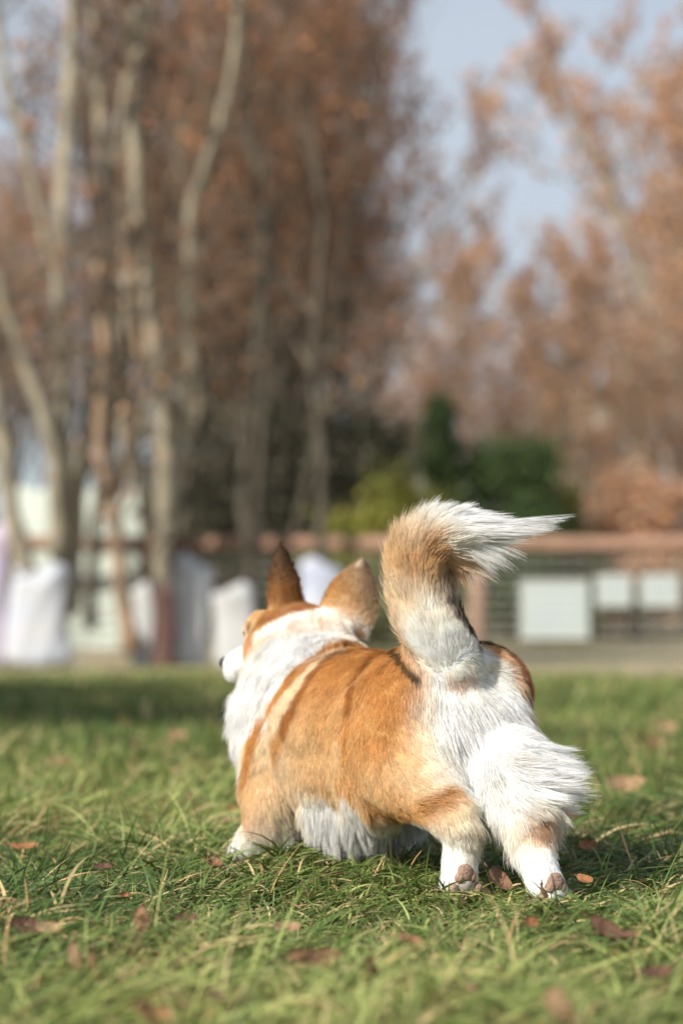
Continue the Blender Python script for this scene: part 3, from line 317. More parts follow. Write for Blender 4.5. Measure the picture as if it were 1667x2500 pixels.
# combing: x, y, z, direction, length (mm), lift, upward bend
COMB = """0.2557 0.0303 0.3315 -0.668 -0.596 0.446 7.0 0.2 0.0;0.1927 0.0048 0.3369 -0.715 -0.646 -0.267 5.0 0.2 0.0;0.1989 0.0278 0.3282 -0.895 -0.293 -0.338 5.0 0.2 0.0;0.1802 -0.0214 0.3398 -0.866 -0.032 -0.499 5.0 0.2 0.0;0.2113 0.0474 0.3166 -0.936 -0.123 -0.329 6.0 0.2 0.0;0.2663 0.0445 0.308 -0.428 0.143 -0.892 6.0 0.2 0.0;0.186 -0.0114 0.334 -0.753 -0.217 -0.621 8.0 0.25 0.0;0.1857 0.0219 0.3224 -0.609 0.287 -0.74 9.0 0.3 0.0;0.1496 -0.0239 0.3281 -0.7 -0.14 -0.7 9.0 0.3 0.0;0.3214 0.0319 0.2836 -0.743 -0.477 0.469 6.0 0.2 0.0;0.3334 0.0428 0.2663 -0.994 -0.04 0.097 5.0 0.2 0.0;0.3404 0.0425 0.2543 -0.341 0.05 -0.939 7.0 0.3 0.0;0.2178 0.0242 0.3778 0.0 0.0 1.0 5.0 0.2 0.0;0.2201 0.0197 0.4128 0.0 0.0 1.0 5.0 0.25 0.0;0.2344 0.0285 0.3547 0.05 0.086 0.995 6.0 0.2 0.0;0.1478 -0.0562 0.3484 -0.144 -0.249 0.958 6.0 0.25 0.0;0.1547 -0.0704 0.3892 -0.098 -0.17 0.981 6.0 0.25 0.0;0.1603 -0.0367 0.3484 -0.224 -0.387 0.894 6.0 0.2 0.0;0.1428 -0.0599 0.3137 -0.05 -0.086 0.995 7.0 0.2 0.0;0.1706 0.0105 0.3137 -0.773 0.094 -0.628 24.0 0.35 0.0;0.1438 -0.0272 0.3137 -0.224 -0.387 -0.894 26.0 0.35 0.0;0.181 0.0571 0.2908 -0.141 0.652 -0.745 26.0 0.4 0.0;0.1197 0.0645 0.2686 -0.117 0.571 -0.812 28.0 0.35 0.0;0.2122 0.0794 0.2219 0.094 0.257 -0.962 26.0 0.5 0.0;0.2104 0.0834 0.1647 0.05 0.086 -0.995 24.0 0.45 0.0;0.1508 0.0861 0.2233 -0.044 0.26 -0.965 26.0 0.35 0.0;0.099 0.0246 0.2911 -0.895 0.253 -0.368 22.0 0.3 0.0;0.1558 0.109 0.1225 0.05 0.086 -0.995 20.0 0.4 0.0;0.0188 0.095 0.2427 0.075 0.621 -0.78 9.0 0.22 0.0;0.0506 0.1148 0.1824 0.05 0.086 -0.995 9.0 0.2 0.0;0.1048 0.1041 0.1139 -0.223 0.144 -0.964 9.0 0.2 0.0;0.1068 0.1156 0.0701 -0.05 -0.086 -0.995 9.0 0.25 0.0;0.1347 0.1197 0.085 0.05 0.086 -0.995 9.0 0.3 0.0;0.0927 0.0917 0.0811 -0.144 -0.249 -0.958 20.0 0.3 0.0;0.0871 -0.0272 0.2853 -0.683 0.73 -0.038 9.0 0.25 0.0;-0.0321 0.0742 0.2488 -0.152 0.696 -0.702 9.0 0.2 0.0;-0.0083 0.1101 0.2005 0.089 0.209 -0.974 9.0 0.22 0.0;-0.0392 0.1029 0.1747 0.0 0.0 -1.0 9.0 0.18 0.0;-0.0163 0.1022 0.1204 -0.025 -0.043 -0.999 14.0 0.2 0.0;0.0741 0.0698 0.0823 0.0 0.0 -1.0 26.0 0.25 0.0;-0.0057 0.0714 0.0758 -0.025 -0.043 -0.999 44.0 0.15 0.0;0.0015 0.0234 0.0595 -0.05 -0.086 -0.995 50.0 0.15 0.0;0.1137 0.0689 0.0502 0.0 0.0 -1.0 60.0 0.15 0.0;0.1344 -0.0432 0.0154 0.174 0.25 -0.953 68.0 0.08 0.0;0.0696 -0.0625 0.0265 -0.05 -0.086 -0.995 60.0 0.1 0.0;0.0408 0.0639 0.0716 0.0 0.0 -1.0 40.0 0.2 0.0;-0.1234 0.1029 0.1003 -0.05 -0.086 -0.995 30.0 0.2 0.0;-0.0091 0.004 0.2805 -0.918 0.349 -0.188 8.0 0.2 0.0;-0.1629 0.078 0.251 -0.325 0.475 -0.818 8.0 0.2 0.0;-0.1613 0.1072 0.2 -0.317 0.39 -0.864 8.0 0.18 0.0;-0.2001 0.0827 0.1906 -0.607 -0.123 -0.785 9.0 0.18 0.0;-0.1692 0.1178 0.1393 -0.142 -0.103 -0.984 9.0 0.2 0.0;-0.212 0.1079 0.116 -0.452 -0.361 -0.816 10.0 0.2 0.0;-0.1923 0.096 0.0942 -0.4 -0.693 -0.6 9.0 0.15 0.0;-0.1541 0.0969 0.102 -0.186 -0.322 -0.928 9.0 0.15 0.0;-0.2258 0.0868 0.0884 -0.529 -0.688 -0.497 9.0 0.15 0.0;-0.2379 0.0764 0.1516 -0.764 -0.359 -0.536 11.0 0.2 0.0;-0.2565 0.0881 0.108 -0.84 -0.506 0.196 10.0 0.2 0.0;-0.2686 0.0662 0.1229 -0.49 -0.849 -0.196 10.0 0.2 0.0;-0.283 0.0577 0.1035 -0.463 -0.233 -0.855 12.0 0.2 0.0;-0.2643 0.0813 0.0883 -0.186 -0.322 -0.928 18.0 0.25 0.0;-0.2815 0.0687 0.0593 0.0 0.0 -1.0 6.0 0.2 0.0;-0.29 0.0565 0.0446 -0.159 -0.247 -0.956 8.0 0.3 0.0;-0.2864 0.0719 0.0253 -0.136 0.175 -0.975 6.0 0.2 0.0;-0.2116 0.0477 0.2311 -0.229 0.152 -0.962 20.0 0.2 0.0;-0.2302 0.0294 0.2058 -0.304 -0.146 -0.941 30.0 0.22 0.0;-0.227 0.0455 0.1806 -0.214 -0.214 -0.953 26.0 0.2 0.0;-0.2388 0.0168 0.1804 -0.362 -0.401 -0.842 42.0 0.14 0.0;-0.2336 0.0316 0.1704 -0.186 -0.322 -0.928 34.0 0.12 0.0;-0.2372 0.028 0.1451 -0.239 -0.231 -0.943 32.0 0.12 0.0;-0.2361 -0.0095 0.2104 -0.287 -0.497 -0.819 42.0 0.16 0.0;-0.2467 -0.0024 0.1854 -0.77 -0.352 -0.532 44.0 0.14 0.0;-0.2526 0.0138 0.1607 -0.341 0.329 -0.881 28.0 0.12 0.0;-0.2761 0.0203 0.1218 -0.14 -0.047 -0.989 34.0 0.12 0.0;-0.2701 0.0403 0.1121 -0.28 -0.4 -0.873 28.0 0.12 0.0;-0.2278 -0.046 0.2302 -0.4 -0.693 -0.6 36.0 0.18 0.0;-0.2382 -0.0266 0.2051 -0.354 -0.612 -0.707 26.0 0.12 0.0;-0.2503 0.0 0.1805 -0.805 0.019 -0.593 26.0 0.12 0.0;-0.2844 0.0106 0.152 -0.735 0.133 -0.665 30.0 0.12 0.0;-0.263 -0.0313 0.1854 -0.539 -0.78 -0.318 44.0 0.16 0.16;-0.2895 -0.0042 0.1619 -0.756 -0.626 -0.191 46.0 0.14 0.18;-0.3124 -0.0067 0.1429 -0.583 -0.755 -0.3 58.0 0.18 0.28;-0.3048 0.0123 0.1331 -0.853 -0.171 -0.494 44.0 0.14 0.14;-0.3309 0.0 0.1193 -0.606 -0.727 -0.323 54.0 0.2 0.26;-0.2778 -0.0458 0.1704 -0.472 -0.817 -0.33 50.0 0.22 0.26;-0.3134 -0.0242 0.1424 -0.472 -0.817 -0.33 54.0 0.25 0.3;-0.2698 0.0191 0.1164 -0.169 -0.193 -0.966 36.0 0.15 0.0;-0.2866 0.0123 0.0921 -0.144 -0.249 -0.958 34.0 0.18 0.0;-0.2161 -0.0821 0.2034 -0.479 -0.83 -0.287 26.0 0.2 0.1;-0.3277 0.0158 0.1048 -0.666 0.097 -0.74 40.0 0.15 0.05;-0.2121 -0.0038 0.3041 -0.215 -0.363 -0.907 10.0 0.3 0.0;-0.2044 -0.0682 0.2712 -0.476 -0.556 -0.681 12.0 0.25 0.0;-0.1988 -0.0954 0.2238 -0.186 -0.322 -0.928 12.0 0.3 0.0;-0.1937 -0.044 0.2817 -0.691 -0.654 -0.308 12.0 0.25 0.0;-0.2262 0.0206 0.2515 -0.158 -0.274 -0.949 9.0 0.2 0.0;-0.2274 0.003 0.2616 -0.464 -0.804 -0.371 14.0 0.3 0.0;-0.1587 0.0572 0.2766 -0.248 0.546 -0.8 12.0 0.2 0.0;-0.1928 0.0601 0.2513 -0.409 -0.006 -0.912 14.0 0.2 0.0;-0.2224 0.0484 0.2772 0.048 0.426 0.904 16.0 0.25 0.0;-0.2046 0.0673 0.2975 0.224 0.387 0.894 20.0 0.3 0.0;-0.1662 0.0689 0.314 0.186 0.322 0.928 26.0 0.4 0.0;-0.1623 0.074 0.3547 0.121 0.21 0.97 30.0 0.42 0.0;-0.165 0.0728 0.39 0.025 0.043 0.999 32.0 0.42 0.0;-0.1993 0.0699 0.3641 0.023 0.118 0.993 20.0 0.25 0.0;-0.2074 0.0689 0.4152 -0.266 -0.277 0.923 30.0 0.35 0.0;-0.2193 0.0463 0.3282 0.098 0.17 0.981 16.0 0.2 0.0;-0.2146 0.0492 0.3845 -0.343 -0.052 0.938 18.0 0.2 0.0;-0.199 0.0167 0.359 0.0 0.0 1.0 14.0 0.2 0.0;-0.2252 0.0198 0.3129 0.186 0.322 0.928 12.0 0.25 0.0;-0.2226 0.0059 0.3026 0.165 0.306 0.938 12.0 0.3 0.0;-0.2237 0.0549 0.4328 -0.58 -0.657 0.482 32.0 0.3 0.0;-0.2402 0.0412 0.435 -0.631 -0.762 0.143 45.0 0.2 0.0;-0.2327 0.0365 0.4047 -0.49 -0.849 -0.196 48.0 0.2 0.0;-0.2602 0.0239 0.4285 -0.585 -0.811 0.023 82.0 0.03 0.0;-0.2608 0.0182 0.4144 -0.494 -0.855 0.158 84.0 0.02 0.0;-0.249 0.0167 0.4125 -0.476 -0.825 0.305 74.0 0.02 0.0;-0.2453 0.02 0.4109 -0.485 -0.84 -0.243 50.0 0.05 0.0;-0.2408 0.0233 0.4093 -0.224 -0.387 -0.894 50.0 0.08 0.0;-0.2116 0.0227 0.3983 -0.144 -0.249 -0.958 44.0 0.12 0.0;-0.199 0.0192 0.3856 -0.265 -0.459 -0.848 18.0 0.2 0.0;-0.3477 -0.0033 0.1005 -0.599 -0.072 -0.797 12.0 0.15 0.0;-0.3402 -0.0026 0.1099 -0.648 -0.004 -0.762 14.0 0.15 0.0;-0.3471 0.0172 0.0865 -0.229 0.427 -0.875 12.0 0.2 0.0;-0.3705 0.0156 0.0638 -0.434 0.332 -0.837 7.0 0.2 0.0;-0.3713 0.028 0.0402 -0.094 0.257 -0.962 6.0 0.2 0.0;-0.3182 0.0147 0.0713 0.0 0.0 -1.0 26.0 0.3 0.0;-0.3958 0.0303 0.0184 -0.275 0.033 -0.961 7.0 0.2 0.0;0.1298 0.1159 0.0409 0.098 0.17 -0.981 8.0 0.2 0.0;0.103 0.0987 0.0476 -0.186 -0.322 -0.928 22.0 0.3 0.0;0.162 0.1179 0.019 0.447 0.775 -0.447 7.0 0.2 0.0"""
# ------------------------------------------------------------------ the corgi: coat and small parts
_pa = [e.split() for e in PAINT.split(';')]
PA_P = np.array([[float(x) for x in e[:3]] for e in _pa]); PA_C = np.array([PAL[e[3]] for e in _pa])
PA_R = np.array([float(e[4]) / 1000 for e in _pa]); PA_W = np.array([float(e[5]) for e in _pa])
CB = np.array([[float(x) for x in e.split()] for e in COMB.split(';')])
# the flank that faces away is marked and combed like the one that shows
_m = (PA_P[:, 1] > 0.035) & (PA_P[:, 0] > -0.25) & (PA_P[:, 0] < 0.2) & (PA_P[:, 2] < 0.29)
PA_P = np.vstack([PA_P, PA_P[_m] * [1, -1, 1]]); PA_C = np.vstack([PA_C, PA_C[_m]]); PA_R = np.concatenate([PA_R, PA_R[_m]]); PA_W = np.concatenate([PA_W, PA_W[_m]])
_m = (CB[:, 1] > 0.035) & (CB[:, 0] > -0.25) & (CB[:, 0] < 0.2) & (CB[:, 2] < 0.29)
CB = np.vstack([CB, CB[_m] * [1, -1, 1, 1, -1, 1, 1, 1, 1]])

def vnoise(p, scale, seed=0):
    """Smooth value noise in -1..1 at points p (n, 3)."""
    q = p * scale + seed * 17.31; i = np.floor(q).astype(np.int64); f = q - i; f = f * f * (3 - 2 * f)
    out = np.zeros(len(p))
    for dx in (0, 1):
        for dy in (0, 1):
            for dz in (0, 1):
                h = ((i[:, 0] + dx) * 73856093) ^ ((i[:, 1] + dy) * 19349663) ^ ((i[:, 2] + dz) * 83492791)
                h = (h * 1103515245 + 12345) & 0x7fffffff
                h = ((h >> 7) ^ h) & 0xffff
                out += (h / 32767.5 - 1) * (f[:, 0] if dx else 1 - f[:, 0]) * (f[:, 1] if dy else 1 - f[:, 1]) * (f[:, 2] if dz else 1 - f[:, 2])
    return out

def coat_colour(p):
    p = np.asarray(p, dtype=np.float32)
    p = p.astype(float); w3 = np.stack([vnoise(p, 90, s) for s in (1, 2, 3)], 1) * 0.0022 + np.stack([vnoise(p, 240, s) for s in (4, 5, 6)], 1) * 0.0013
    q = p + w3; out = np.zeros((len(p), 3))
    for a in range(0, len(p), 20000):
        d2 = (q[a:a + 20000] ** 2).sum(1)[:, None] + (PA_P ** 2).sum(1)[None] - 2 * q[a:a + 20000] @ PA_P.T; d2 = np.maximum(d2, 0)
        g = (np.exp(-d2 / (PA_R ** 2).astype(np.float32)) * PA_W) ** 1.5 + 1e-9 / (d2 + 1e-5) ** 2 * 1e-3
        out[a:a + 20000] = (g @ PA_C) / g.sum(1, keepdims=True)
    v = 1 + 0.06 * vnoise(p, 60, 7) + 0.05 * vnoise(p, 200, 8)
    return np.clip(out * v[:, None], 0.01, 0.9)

def coat_comb(p, n):
    out = np.zeros((len(p), 6))
    for a in range(0, len(p), 20000):
        d2 = np.maximum((p[a:a + 20000] ** 2).sum(1)[:, None] + (CB[:, :3] ** 2).sum(1)[None] - 2 * p[a:a + 20000] @ CB[:, :3].T, 0)
        g = 1.0 / (d2 + 1e-4) ** 2
        out[a:a + 20000] = (g @ CB[:, 3:9]) / g.sum(1, keepdims=True)
    d = out[:, :3]; k = (d * n).sum(1, keepdims=True)
    d = d - n * np.where((k > 0) & (out[:, 3:4] > 30), 0.0, k)
    d /= np.linalg.norm(d, axis=1, keepdims=True) + 1e-9
    return d, out[:, 3] / 1000, out[:, 4], out[:, 5]

def mat_fur():
    m = bpy.data.materials.new('fur'); m.use_nodes = True; nt = m.node_tree; nt.nodes.clear(); L = nt.links
    at = nt.nodes.new('ShaderNodeAttribute'); at.attribute_name = 'tint'
    d = nt.nodes.new('ShaderNodeBsdfDiffuse'); t = nt.nodes.new('ShaderNodeBsdfTranslucent'); g = nt.nodes.new('ShaderNodeBsdfHair')
    g.component = 'Reflection'; g.inputs['RoughnessU'].default_value = 0.35; g.inputs['RoughnessV'].default_value = 0.8
    m1 = nt.nodes.new('ShaderNodeMixShader'); m2 = nt.nodes.new('ShaderNodeMixShader'); o = nt.nodes.new('ShaderNodeOutputMaterial')
    L.new(at.outputs['Color'], d.inputs[0]); L.new(at.outputs['Color'], t.inputs[0]); L.new(at.outputs['Color'], g.inputs['Color'])
    m1.inputs[0].default_value = 0.55; L.new(d.outputs[0], m1.inputs[1]); L.new(t.outputs[0], m1.inputs[2])
    m2.inputs[0].default_value = 0.12; L.new(m1.outputs[0], m2.inputs[1]); L.new(g.outputs[0], m2.inputs[2])
    L.new(m2.outputs[0], o.inputs[0])
    return m

def build_dog():
    rng = np.random.default_rng(7)
    root = empty('corgi', DOG_O, DOG_RZ)
    tag(root, 'orange and white corgi with raised tail walking away over the grass', 'dog')
    co, q = build_body()
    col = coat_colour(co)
    body = mesh_obj('body', co, q, MAT_SKIN, root, True, col * np.clip(.35 + .68 * col[:, 2:3], .5, 1.0))      # skin tint darkened for shade between the hairs, less on pale coat
    # fur
    me = body.data; nrm = np.empty(len(co) * 3, np.float32); me.vertices.foreach_get('normal', nrm); nrm = nrm.reshape(-1, 3).astype(float)
    A, B, Cc, D = co[q[:, 0]], co[q[:, 1]], co[q[:, 2]], co[q[:, 3]]
    area = (np.linalg.norm(np.cross(B - A, Cc - A), axis=1) + np.linalg.norm(np.cross(Cc - A, D - A), axis=1)) / 2
    print('DOG area', area.sum())
    N = N_FUR
    fl = coat_comb(A, nrm[q[:, 0]])[1]; area = area * np.clip(.020 / fl, .7, 2.2)
    fi = rng.choice(len(q), N, p=area / area.sum()); s, t = rng.random(N), rng.random(N)
    def bil(X):
        a, b, c, d = X[q[fi, 0]], X[q[fi, 1]], X[q[fi, 2]], X[q[fi, 3]]
        return a * ((1 - s) * (1 - t))[:, None] + b * (s * (1 - t))[:, None] + c * (s * t)[:, None] + d * ((1 - s) * t)[:, None]
    p = bil(co); n = bil(nrm); n /= np.linalg.norm(n, axis=1, keepdims=True) + 1e-9
    d, ln, lift, bend = coat_comb(p, n)
    # no coat on pads, under the feet
    keep = ~((p[:, 2] < 0.010)) & ~((n[:, 2] < -0.6) & (p[:, 2] < 0.03))
    keep &= np.array([(Vector(x) - HEAD_C).length > 0 for x in p[:1]])[0]
    for c, r in BALD: keep &= ((p - np.array(c)) ** 2).sum(1) > r * r
    p, n, d, ln, lift, bend = p[keep], n[keep], d[keep], ln[keep], lift[keep], bend[keep]; N = len(p)
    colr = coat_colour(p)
    # direction jitter, from broad locks to single hairs
    for sc, am in ((45, .12), (130, .10), (400, .07)):
        d = d + np.stack([vnoise(p, sc, k + sc) for k in range(3)], 1) * am
    d = d + rng.normal(0, 0.045, (N, 3)); d -= n * np.minimum(0, (d * n).sum(1, keepdims=True))
    d /= np.linalg.norm(d, axis=1, keepdims=True)
    fly = (rng.random(N) < .09) & (ln < .034)
    lift = lift + fly * rng.uniform(.05, .3, N); ln = ln * (1 + fly * .12)
    ln = ln * (0.75 + 0.4 * rng.random(N)) * (1 + (0.22 + .25 * np.clip(ln / .05, 0, 1)) * vnoise(p, 110, 31))
    lift = np.clip(lift + 0.05 * rng.normal(size=N), 0.05, 1)
    K = 7; T = np.linspace(0, 1, K)
    pts = np.zeros((N, K, 3)); pts[:, 0] = p - n * 0.001
    for k in range(1, K):
        tt = (k - 0.5) / (K - 1)
        a = lift * (1.5 - 1.5 * tt)
        step = d * np.cos(a)[:, None] + n * np.sin(a)[:, None]
        step[:, 2] += bend * (tt * 2.2 - 0.5) - 0.10 * (bend < 0.05) * (ln > 0.02) * tt
        step /= np.linalg.norm(step, axis=1, keepdims=True)
        pts[:, k] = pts[:, k - 1] + step * (ln / (K - 1))[:, None]
    # the tail plume gathers into a point
    tip0 = np.array(L2(1120, 1285, 2.84)); tip1 = np.array(L2(1375, 1264, 2.80)); ax = tip1 - tip0; al = np.linalg.norm(ax); ax /= al
    sel = (np.linalg.norm(p - tip0, axis=1) < .062) & (ln > .045) & ((d * ax).sum(1) > .8)
    rel = pts[sel] - tip0; s_ = (rel @ ax); axis_pt = tip0 + s_[..., None] * ax
    w = (rng.uniform(.35, .82, sel.sum())[:, None]) * np.clip(s_ / al, 0, 1) ** .8
    pts[sel] = pts[sel] * (1 - w[..., None]) + axis_pt * w[..., None]
    # locks: hairs lean towards the hair of a nearby guide
    for ng, am in ((N_GUIDE, .50), (N_GUIDE // 6, .34)):
        gi = rng.choice(N, ng, replace=False); kd = KDTree(ng)
        for i, g in enumerate(gi): kd.insert(p[g], i)
        kd.balance()
        near = np.array([gi[kd.find(x)[1]] for x in p])
        ok = (n * n[near]).sum(1) > 0.5
        longw = np.clip((ln - 0.008) / 0.04, 0.06, 1.0) * am * ok * np.where(fly, .3, 1.0)
        off = pts[near] - p[near][:, None]
        tgt = p[near][:, None] + off * (ln / np.maximum(ln[near], 1e-4))[:, None, None].clip(0.5, 1.5)
        w = (T ** 1.6)[None, :, None] * longw[:, None, None]
        pts = pts * (1 - w) + tgt * w
        br = 1 + 0.10 * (rng.random(N)[near] - .5) * 2 * np.clip(ln / .03, .25, 1)
        colr = colr * br[:, None]
    colr = np.clip(colr * (1 + rng.normal(0, .05, N))[:, None], 0.008, 0.92)
    cu = bpy.data.hair_curves.new('fur_coat'); cu.add_curves([K] * N)
    cu.position_data.foreach_set('vector', pts.astype(np.float32).ravel())
    ra = cu.attributes.get('radius') or cu.attributes.new('radius', 'FLOAT', 'POINT')
    rad = np.tile(np.interp(T, [0, .5, 1], [0.00026, 0.00019, 0.00004]), (N, 1)) * np.clip(0.8 + ln * 14, .85, 1.4)[:, None]
    ra.data.foreach_set('value', rad.astype(np.float32).ravel())
    ca = cu.attributes.new('tint', 'FLOAT_COLOR', 'CURVE')
    cc = np.ones((N, 4), np.float32); cc[:, :3] = colr; ca.data.foreach_set('color', cc.ravel())
    cu.materials.append(MAT_FUR)
    fo = bpy.data.objects.new('fur_coat', cu); C.objects.link(fo); fo.parent = root
    # eyes, nose, pads
    for sgn in (1, -1):
        V, F = ellipsoid(hd(0.062, 0.0275 * sgn, 0.004), (.0072, .0065, .0072), (0, 0, HEAD_Y), 16, 10)
        mesh_obj('eye', V, F, MAT_EYE, root, True)
    V, F = join(ellipsoid(hd(0.133, 0, -0.037), (.0085, .012, .009), (0, 0, HEAD_Y), 16, 10), ellipsoid(hd(0.129, 0, -0.046), (.006, .004, .008), (0, 0, HEAD_Y), 12, 8))
    mesh_obj('nose', V, F, MAT_NOSE, root, True)
    for paw in (RLP, RRP):
        b = paw + Vector((-0.0155, 0.0, 0.003))
        V, F = join(ellipsoid(b + Vector((0, 0, 0.011)), (.0062, .011, .011), (0, R(8), 0), 16, 10), ellipsoid(b + Vector((.001, .008, .005)), (.007, .006, .007), (0, 0, 0), 12, 8),
                    ellipsoid(b + Vector((.001, -.008, .005)), (.007, .006, .007), (0, 0, 0), 12, 8))
        mesh_obj('paw_pad', V, F, MAT_PAD, root, True)
        for k, (yy, zz) in enumerate(((-.0165, -.007), (-.006, -.014), (.006, -.014), (.0165, -.007))):
            V, F = ellipsoid(b + Vector((0.001, yy, zz)), (.0065, .0052, .0078), (0, 0, 0), 12, 8)
            mesh_obj('toe_pad', V, F, MAT_PAD, root, True)
    return root
BALD = [(hd(0.064, 0.032, 0.004), .006), (hd(0.064, -0.032, 0.004), .006), (hd(0.136, 0, -0.038), .012), (RLP + Vector((-.024, 0, .002)), .0165), (RRP + Vector((-.024, 0, .002)), .0165)]
N_FUR, N_GUIDE = 680000, 14000
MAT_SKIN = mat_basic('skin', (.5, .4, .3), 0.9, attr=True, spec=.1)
MAT_FUR = mat_fur()
MAT_EYE = mat_basic('eye', (.012, .008, .006), 0.08, spec=.6)
MAT_NOSE = mat_basic('nose', (.014, .013, .014), 0.35, bump=(900, .3))
MAT_PAD = mat_basic('pad', (.42, .28, .22), 0.75, noise=(160, (.24, .15, .11), .2), bump=(500, .5))
# ------------------------------------------------------------------ ground, lawn, fallen leaves
def gz(x, y):
    """Height of the lawn."""
    x = np.asarray(x, float); y = np.asarray(y, float)
    near = np.clip((y - 0.5) / 2.0, 0, 1)
    tuft = vnoise(np.stack([np.ravel(x + 0 * y), np.ravel(y + 0 * x), np.ravel(0 * (x + y))], 1), 13.0, 77).reshape((x + y).shape) * 0.011 * np.clip((6 - y) / 2, 0, 1)
    return (tuft + 0.010 * np.sin(x * 5.1 + 1.3) * np.sin(y * 4.3 + .4) + 0.006 * np.sin(x * 11 + y * 7) + 0.03 * np.sin(x * .5 + 2) * np.sin(y * .45) * np.clip((y - 5) / 6, 0, 1)) * near + 0.038 * np.clip(y - 25, 0, 80)

def mat_ground():
    m = bpy.data.materials.new('soil'); m.use_nodes = True; nt = m.node_tree; L = nt.links; b = nt.nodes['Principled BSDF']
    b.inputs['Roughness'].default_value = .95; b.inputs['Specular IOR Level'].default_value = .1
    g = nt.nodes.new('ShaderNodeNewGeometry'); sp = nt.nodes.new('ShaderNodeSeparateXYZ'); L.new(g.outputs['Position'], sp.inputs[0])
    n = nt.nodes.new('ShaderNodeTexNoise'); n.inputs['Scale'].default_value = 2.2; n.inputs['Detail'].default_value = 8; L.new(g.outputs['Position'], n.inputs['Vector'])
    r = nt.nodes.new('ShaderNodeValToRGB'); L.new(n.outputs[0], r.inputs[0])
    e = r.color_ramp.elements; e[0].position = .35; e[0].color = (.030, .040, .014, 1); e[1].position = .7; e[1].color = (.085, .075, .035, 1)
    n2 = nt.nodes.new('ShaderNodeTexNoise'); n2.inputs['Scale'].default_value = .9; n2.inputs['Detail'].default_value = 8; L.new(g.outputs['Position'], n2.inputs['Vector'])
    r2 = nt.nodes.new('ShaderNodeValToRGB'); L.new(n2.outputs[0], r2.inputs[0])
    e = r2.color_ramp.elements; e[0].position = .35; e[0].color = (.21, .20, .09, 1); e[1].position = .65; e[1].color = (.36, .29, .21, 1)
    mr = nt.nodes.new('ShaderNodeMapRange'); mr.inputs[1].default_value = 15.5; mr.inputs[2].default_value = 18.0
    ad = nt.nodes.new('ShaderNodeMath'); ad.operation = 'MULTIPLY_ADD'; L.new(n2.outputs[0], ad.inputs[0]); ad.inputs[1].default_value = 3.0; L.new(sp.outputs[1], ad.inputs[2]); L.new(ad.outputs[0], mr.inputs[0])
    mx = nt.nodes.new('ShaderNodeMix'); mx.data_type = 'RGBA'; L.new(mr.outputs[0], mx.inputs[0]); L.new(r.outputs[0], mx.inputs[6]); L.new(r2.outputs[0], mx.inputs[7])
    L.new(mx.outputs[2], b.inputs['Base Color'])
    return m

def build_ground():
    xs = np.concatenate([[-150, -60, -30], np.linspace(-14, -3, 30), np.linspace(-2.8, 2.8, 120), np.linspace(3, 14, 30), [30, 60, 150]])
    ys = np.concatenate([[-60, -10, -2], np.linspace(0, 6, 120), np.linspace(6.2, 26, 90), [30, 40, 60, 100, 220]])
    X, Y = np.meshgrid(xs, ys); Z = gz(X, Y); nx = len(xs)
    i = np.arange(len(ys) - 1)[:, None] * nx + np.arange(nx - 1)[None]
    q = np.stack([i, i + 1, i + nx + 1, i + nx], -1).reshape(-1, 4)
    o = mesh_obj('ground', np.stack([X, Y, Z], -1).reshape(-1, 3), q, mat_ground(), None, True)
    tag(o, 'grassy ground turning to bare pale earth near the fence', 'ground', kind='structure')

def blades(x, y, length, width, lean, az, seg, rng, curl=1.0):
    """Bent tapering grass blades as strips."""
    n = len(x); T = np.linspace(0, 1, seg + 1)
    V = np.zeros((n, seg + 1, 2, 3)); p = np.stack([x, y, gz(x, y) - .004], 1)
    d = np.stack([np.cos(az), np.sin(az)], 1); s = np.stack([-np.sin(az), np.cos(az)], 1)
    twist = rng.normal(0, .5, n); turn = rng.normal(0, .5, n)
    for k in range(seg + 1):
        t = T[k]
        if k:
            th = lean[:, 0] + (lean[:, 1] - lean[:, 0]) * (t - .5 / seg) ** curl
            a2 = az + turn * t
            st = np.stack([np.cos(a2) * np.sin(th), np.sin(a2) * np.sin(th), np.cos(th)], 1)
            p = p + st * (length / seg)[:, None]
            p[:, 2] = np.maximum(p[:, 2], gz(p[:, 0], p[:, 1]) + 0.003 + 0.004 * rng.random(n))
        w = width * (1 - t ** 1.8) * .5 + width * .02
        side = np.stack([-np.sin(az + twist), np.cos(az + twist), np.zeros(n)], 1) + np.stack([np.zeros(n), np.zeros(n), .5 * np.sin(twist * 2)], 1)
        V[:, k, 0] = p + side * w[:, None]; V[:, k, 1] = p - side * w[:, None]
    base = np.arange(n)[:, None] * (seg + 1) * 2 + np.arange(seg)[None] * 2
    F = np.stack([base, base + 1, base + 3, base + 2], -1).reshape(-1, 4)
    return V.reshape(-1, 3), F

def grass_colour(x, y, rng):
    n = len(x); pp = np.stack([x, y, np.zeros(n)], 1)
    m = .5 + .5 * vnoise(pp, 1.6, 3) + .25 * vnoise(pp, 6, 9); r = rng.random(n)
    dark = np.array([.022, .055, .014]); mid = np.array([.096, .160, .034]); light = np.array([.36, .39, .13]); straw = np.array([.50, .40, .20]); tan = np.array([.40, .25, .12])
    t = np.clip(m * .6 + rng.random(n) * .6 - .1, 0, 1)[:, None]
    c = np.where(t < .5, dark + (mid - dark) * t * 2, mid + (light - mid) * (t - .5) * 2)
    s = r < .10 + .06 * np.clip(vnoise(pp, 3, 5), 0, 1); c[s] = straw; c[(r > .965)] = tan
    return c * (1 + rng.normal(0, .12, n))[:, None].clip(.6, 1.5)

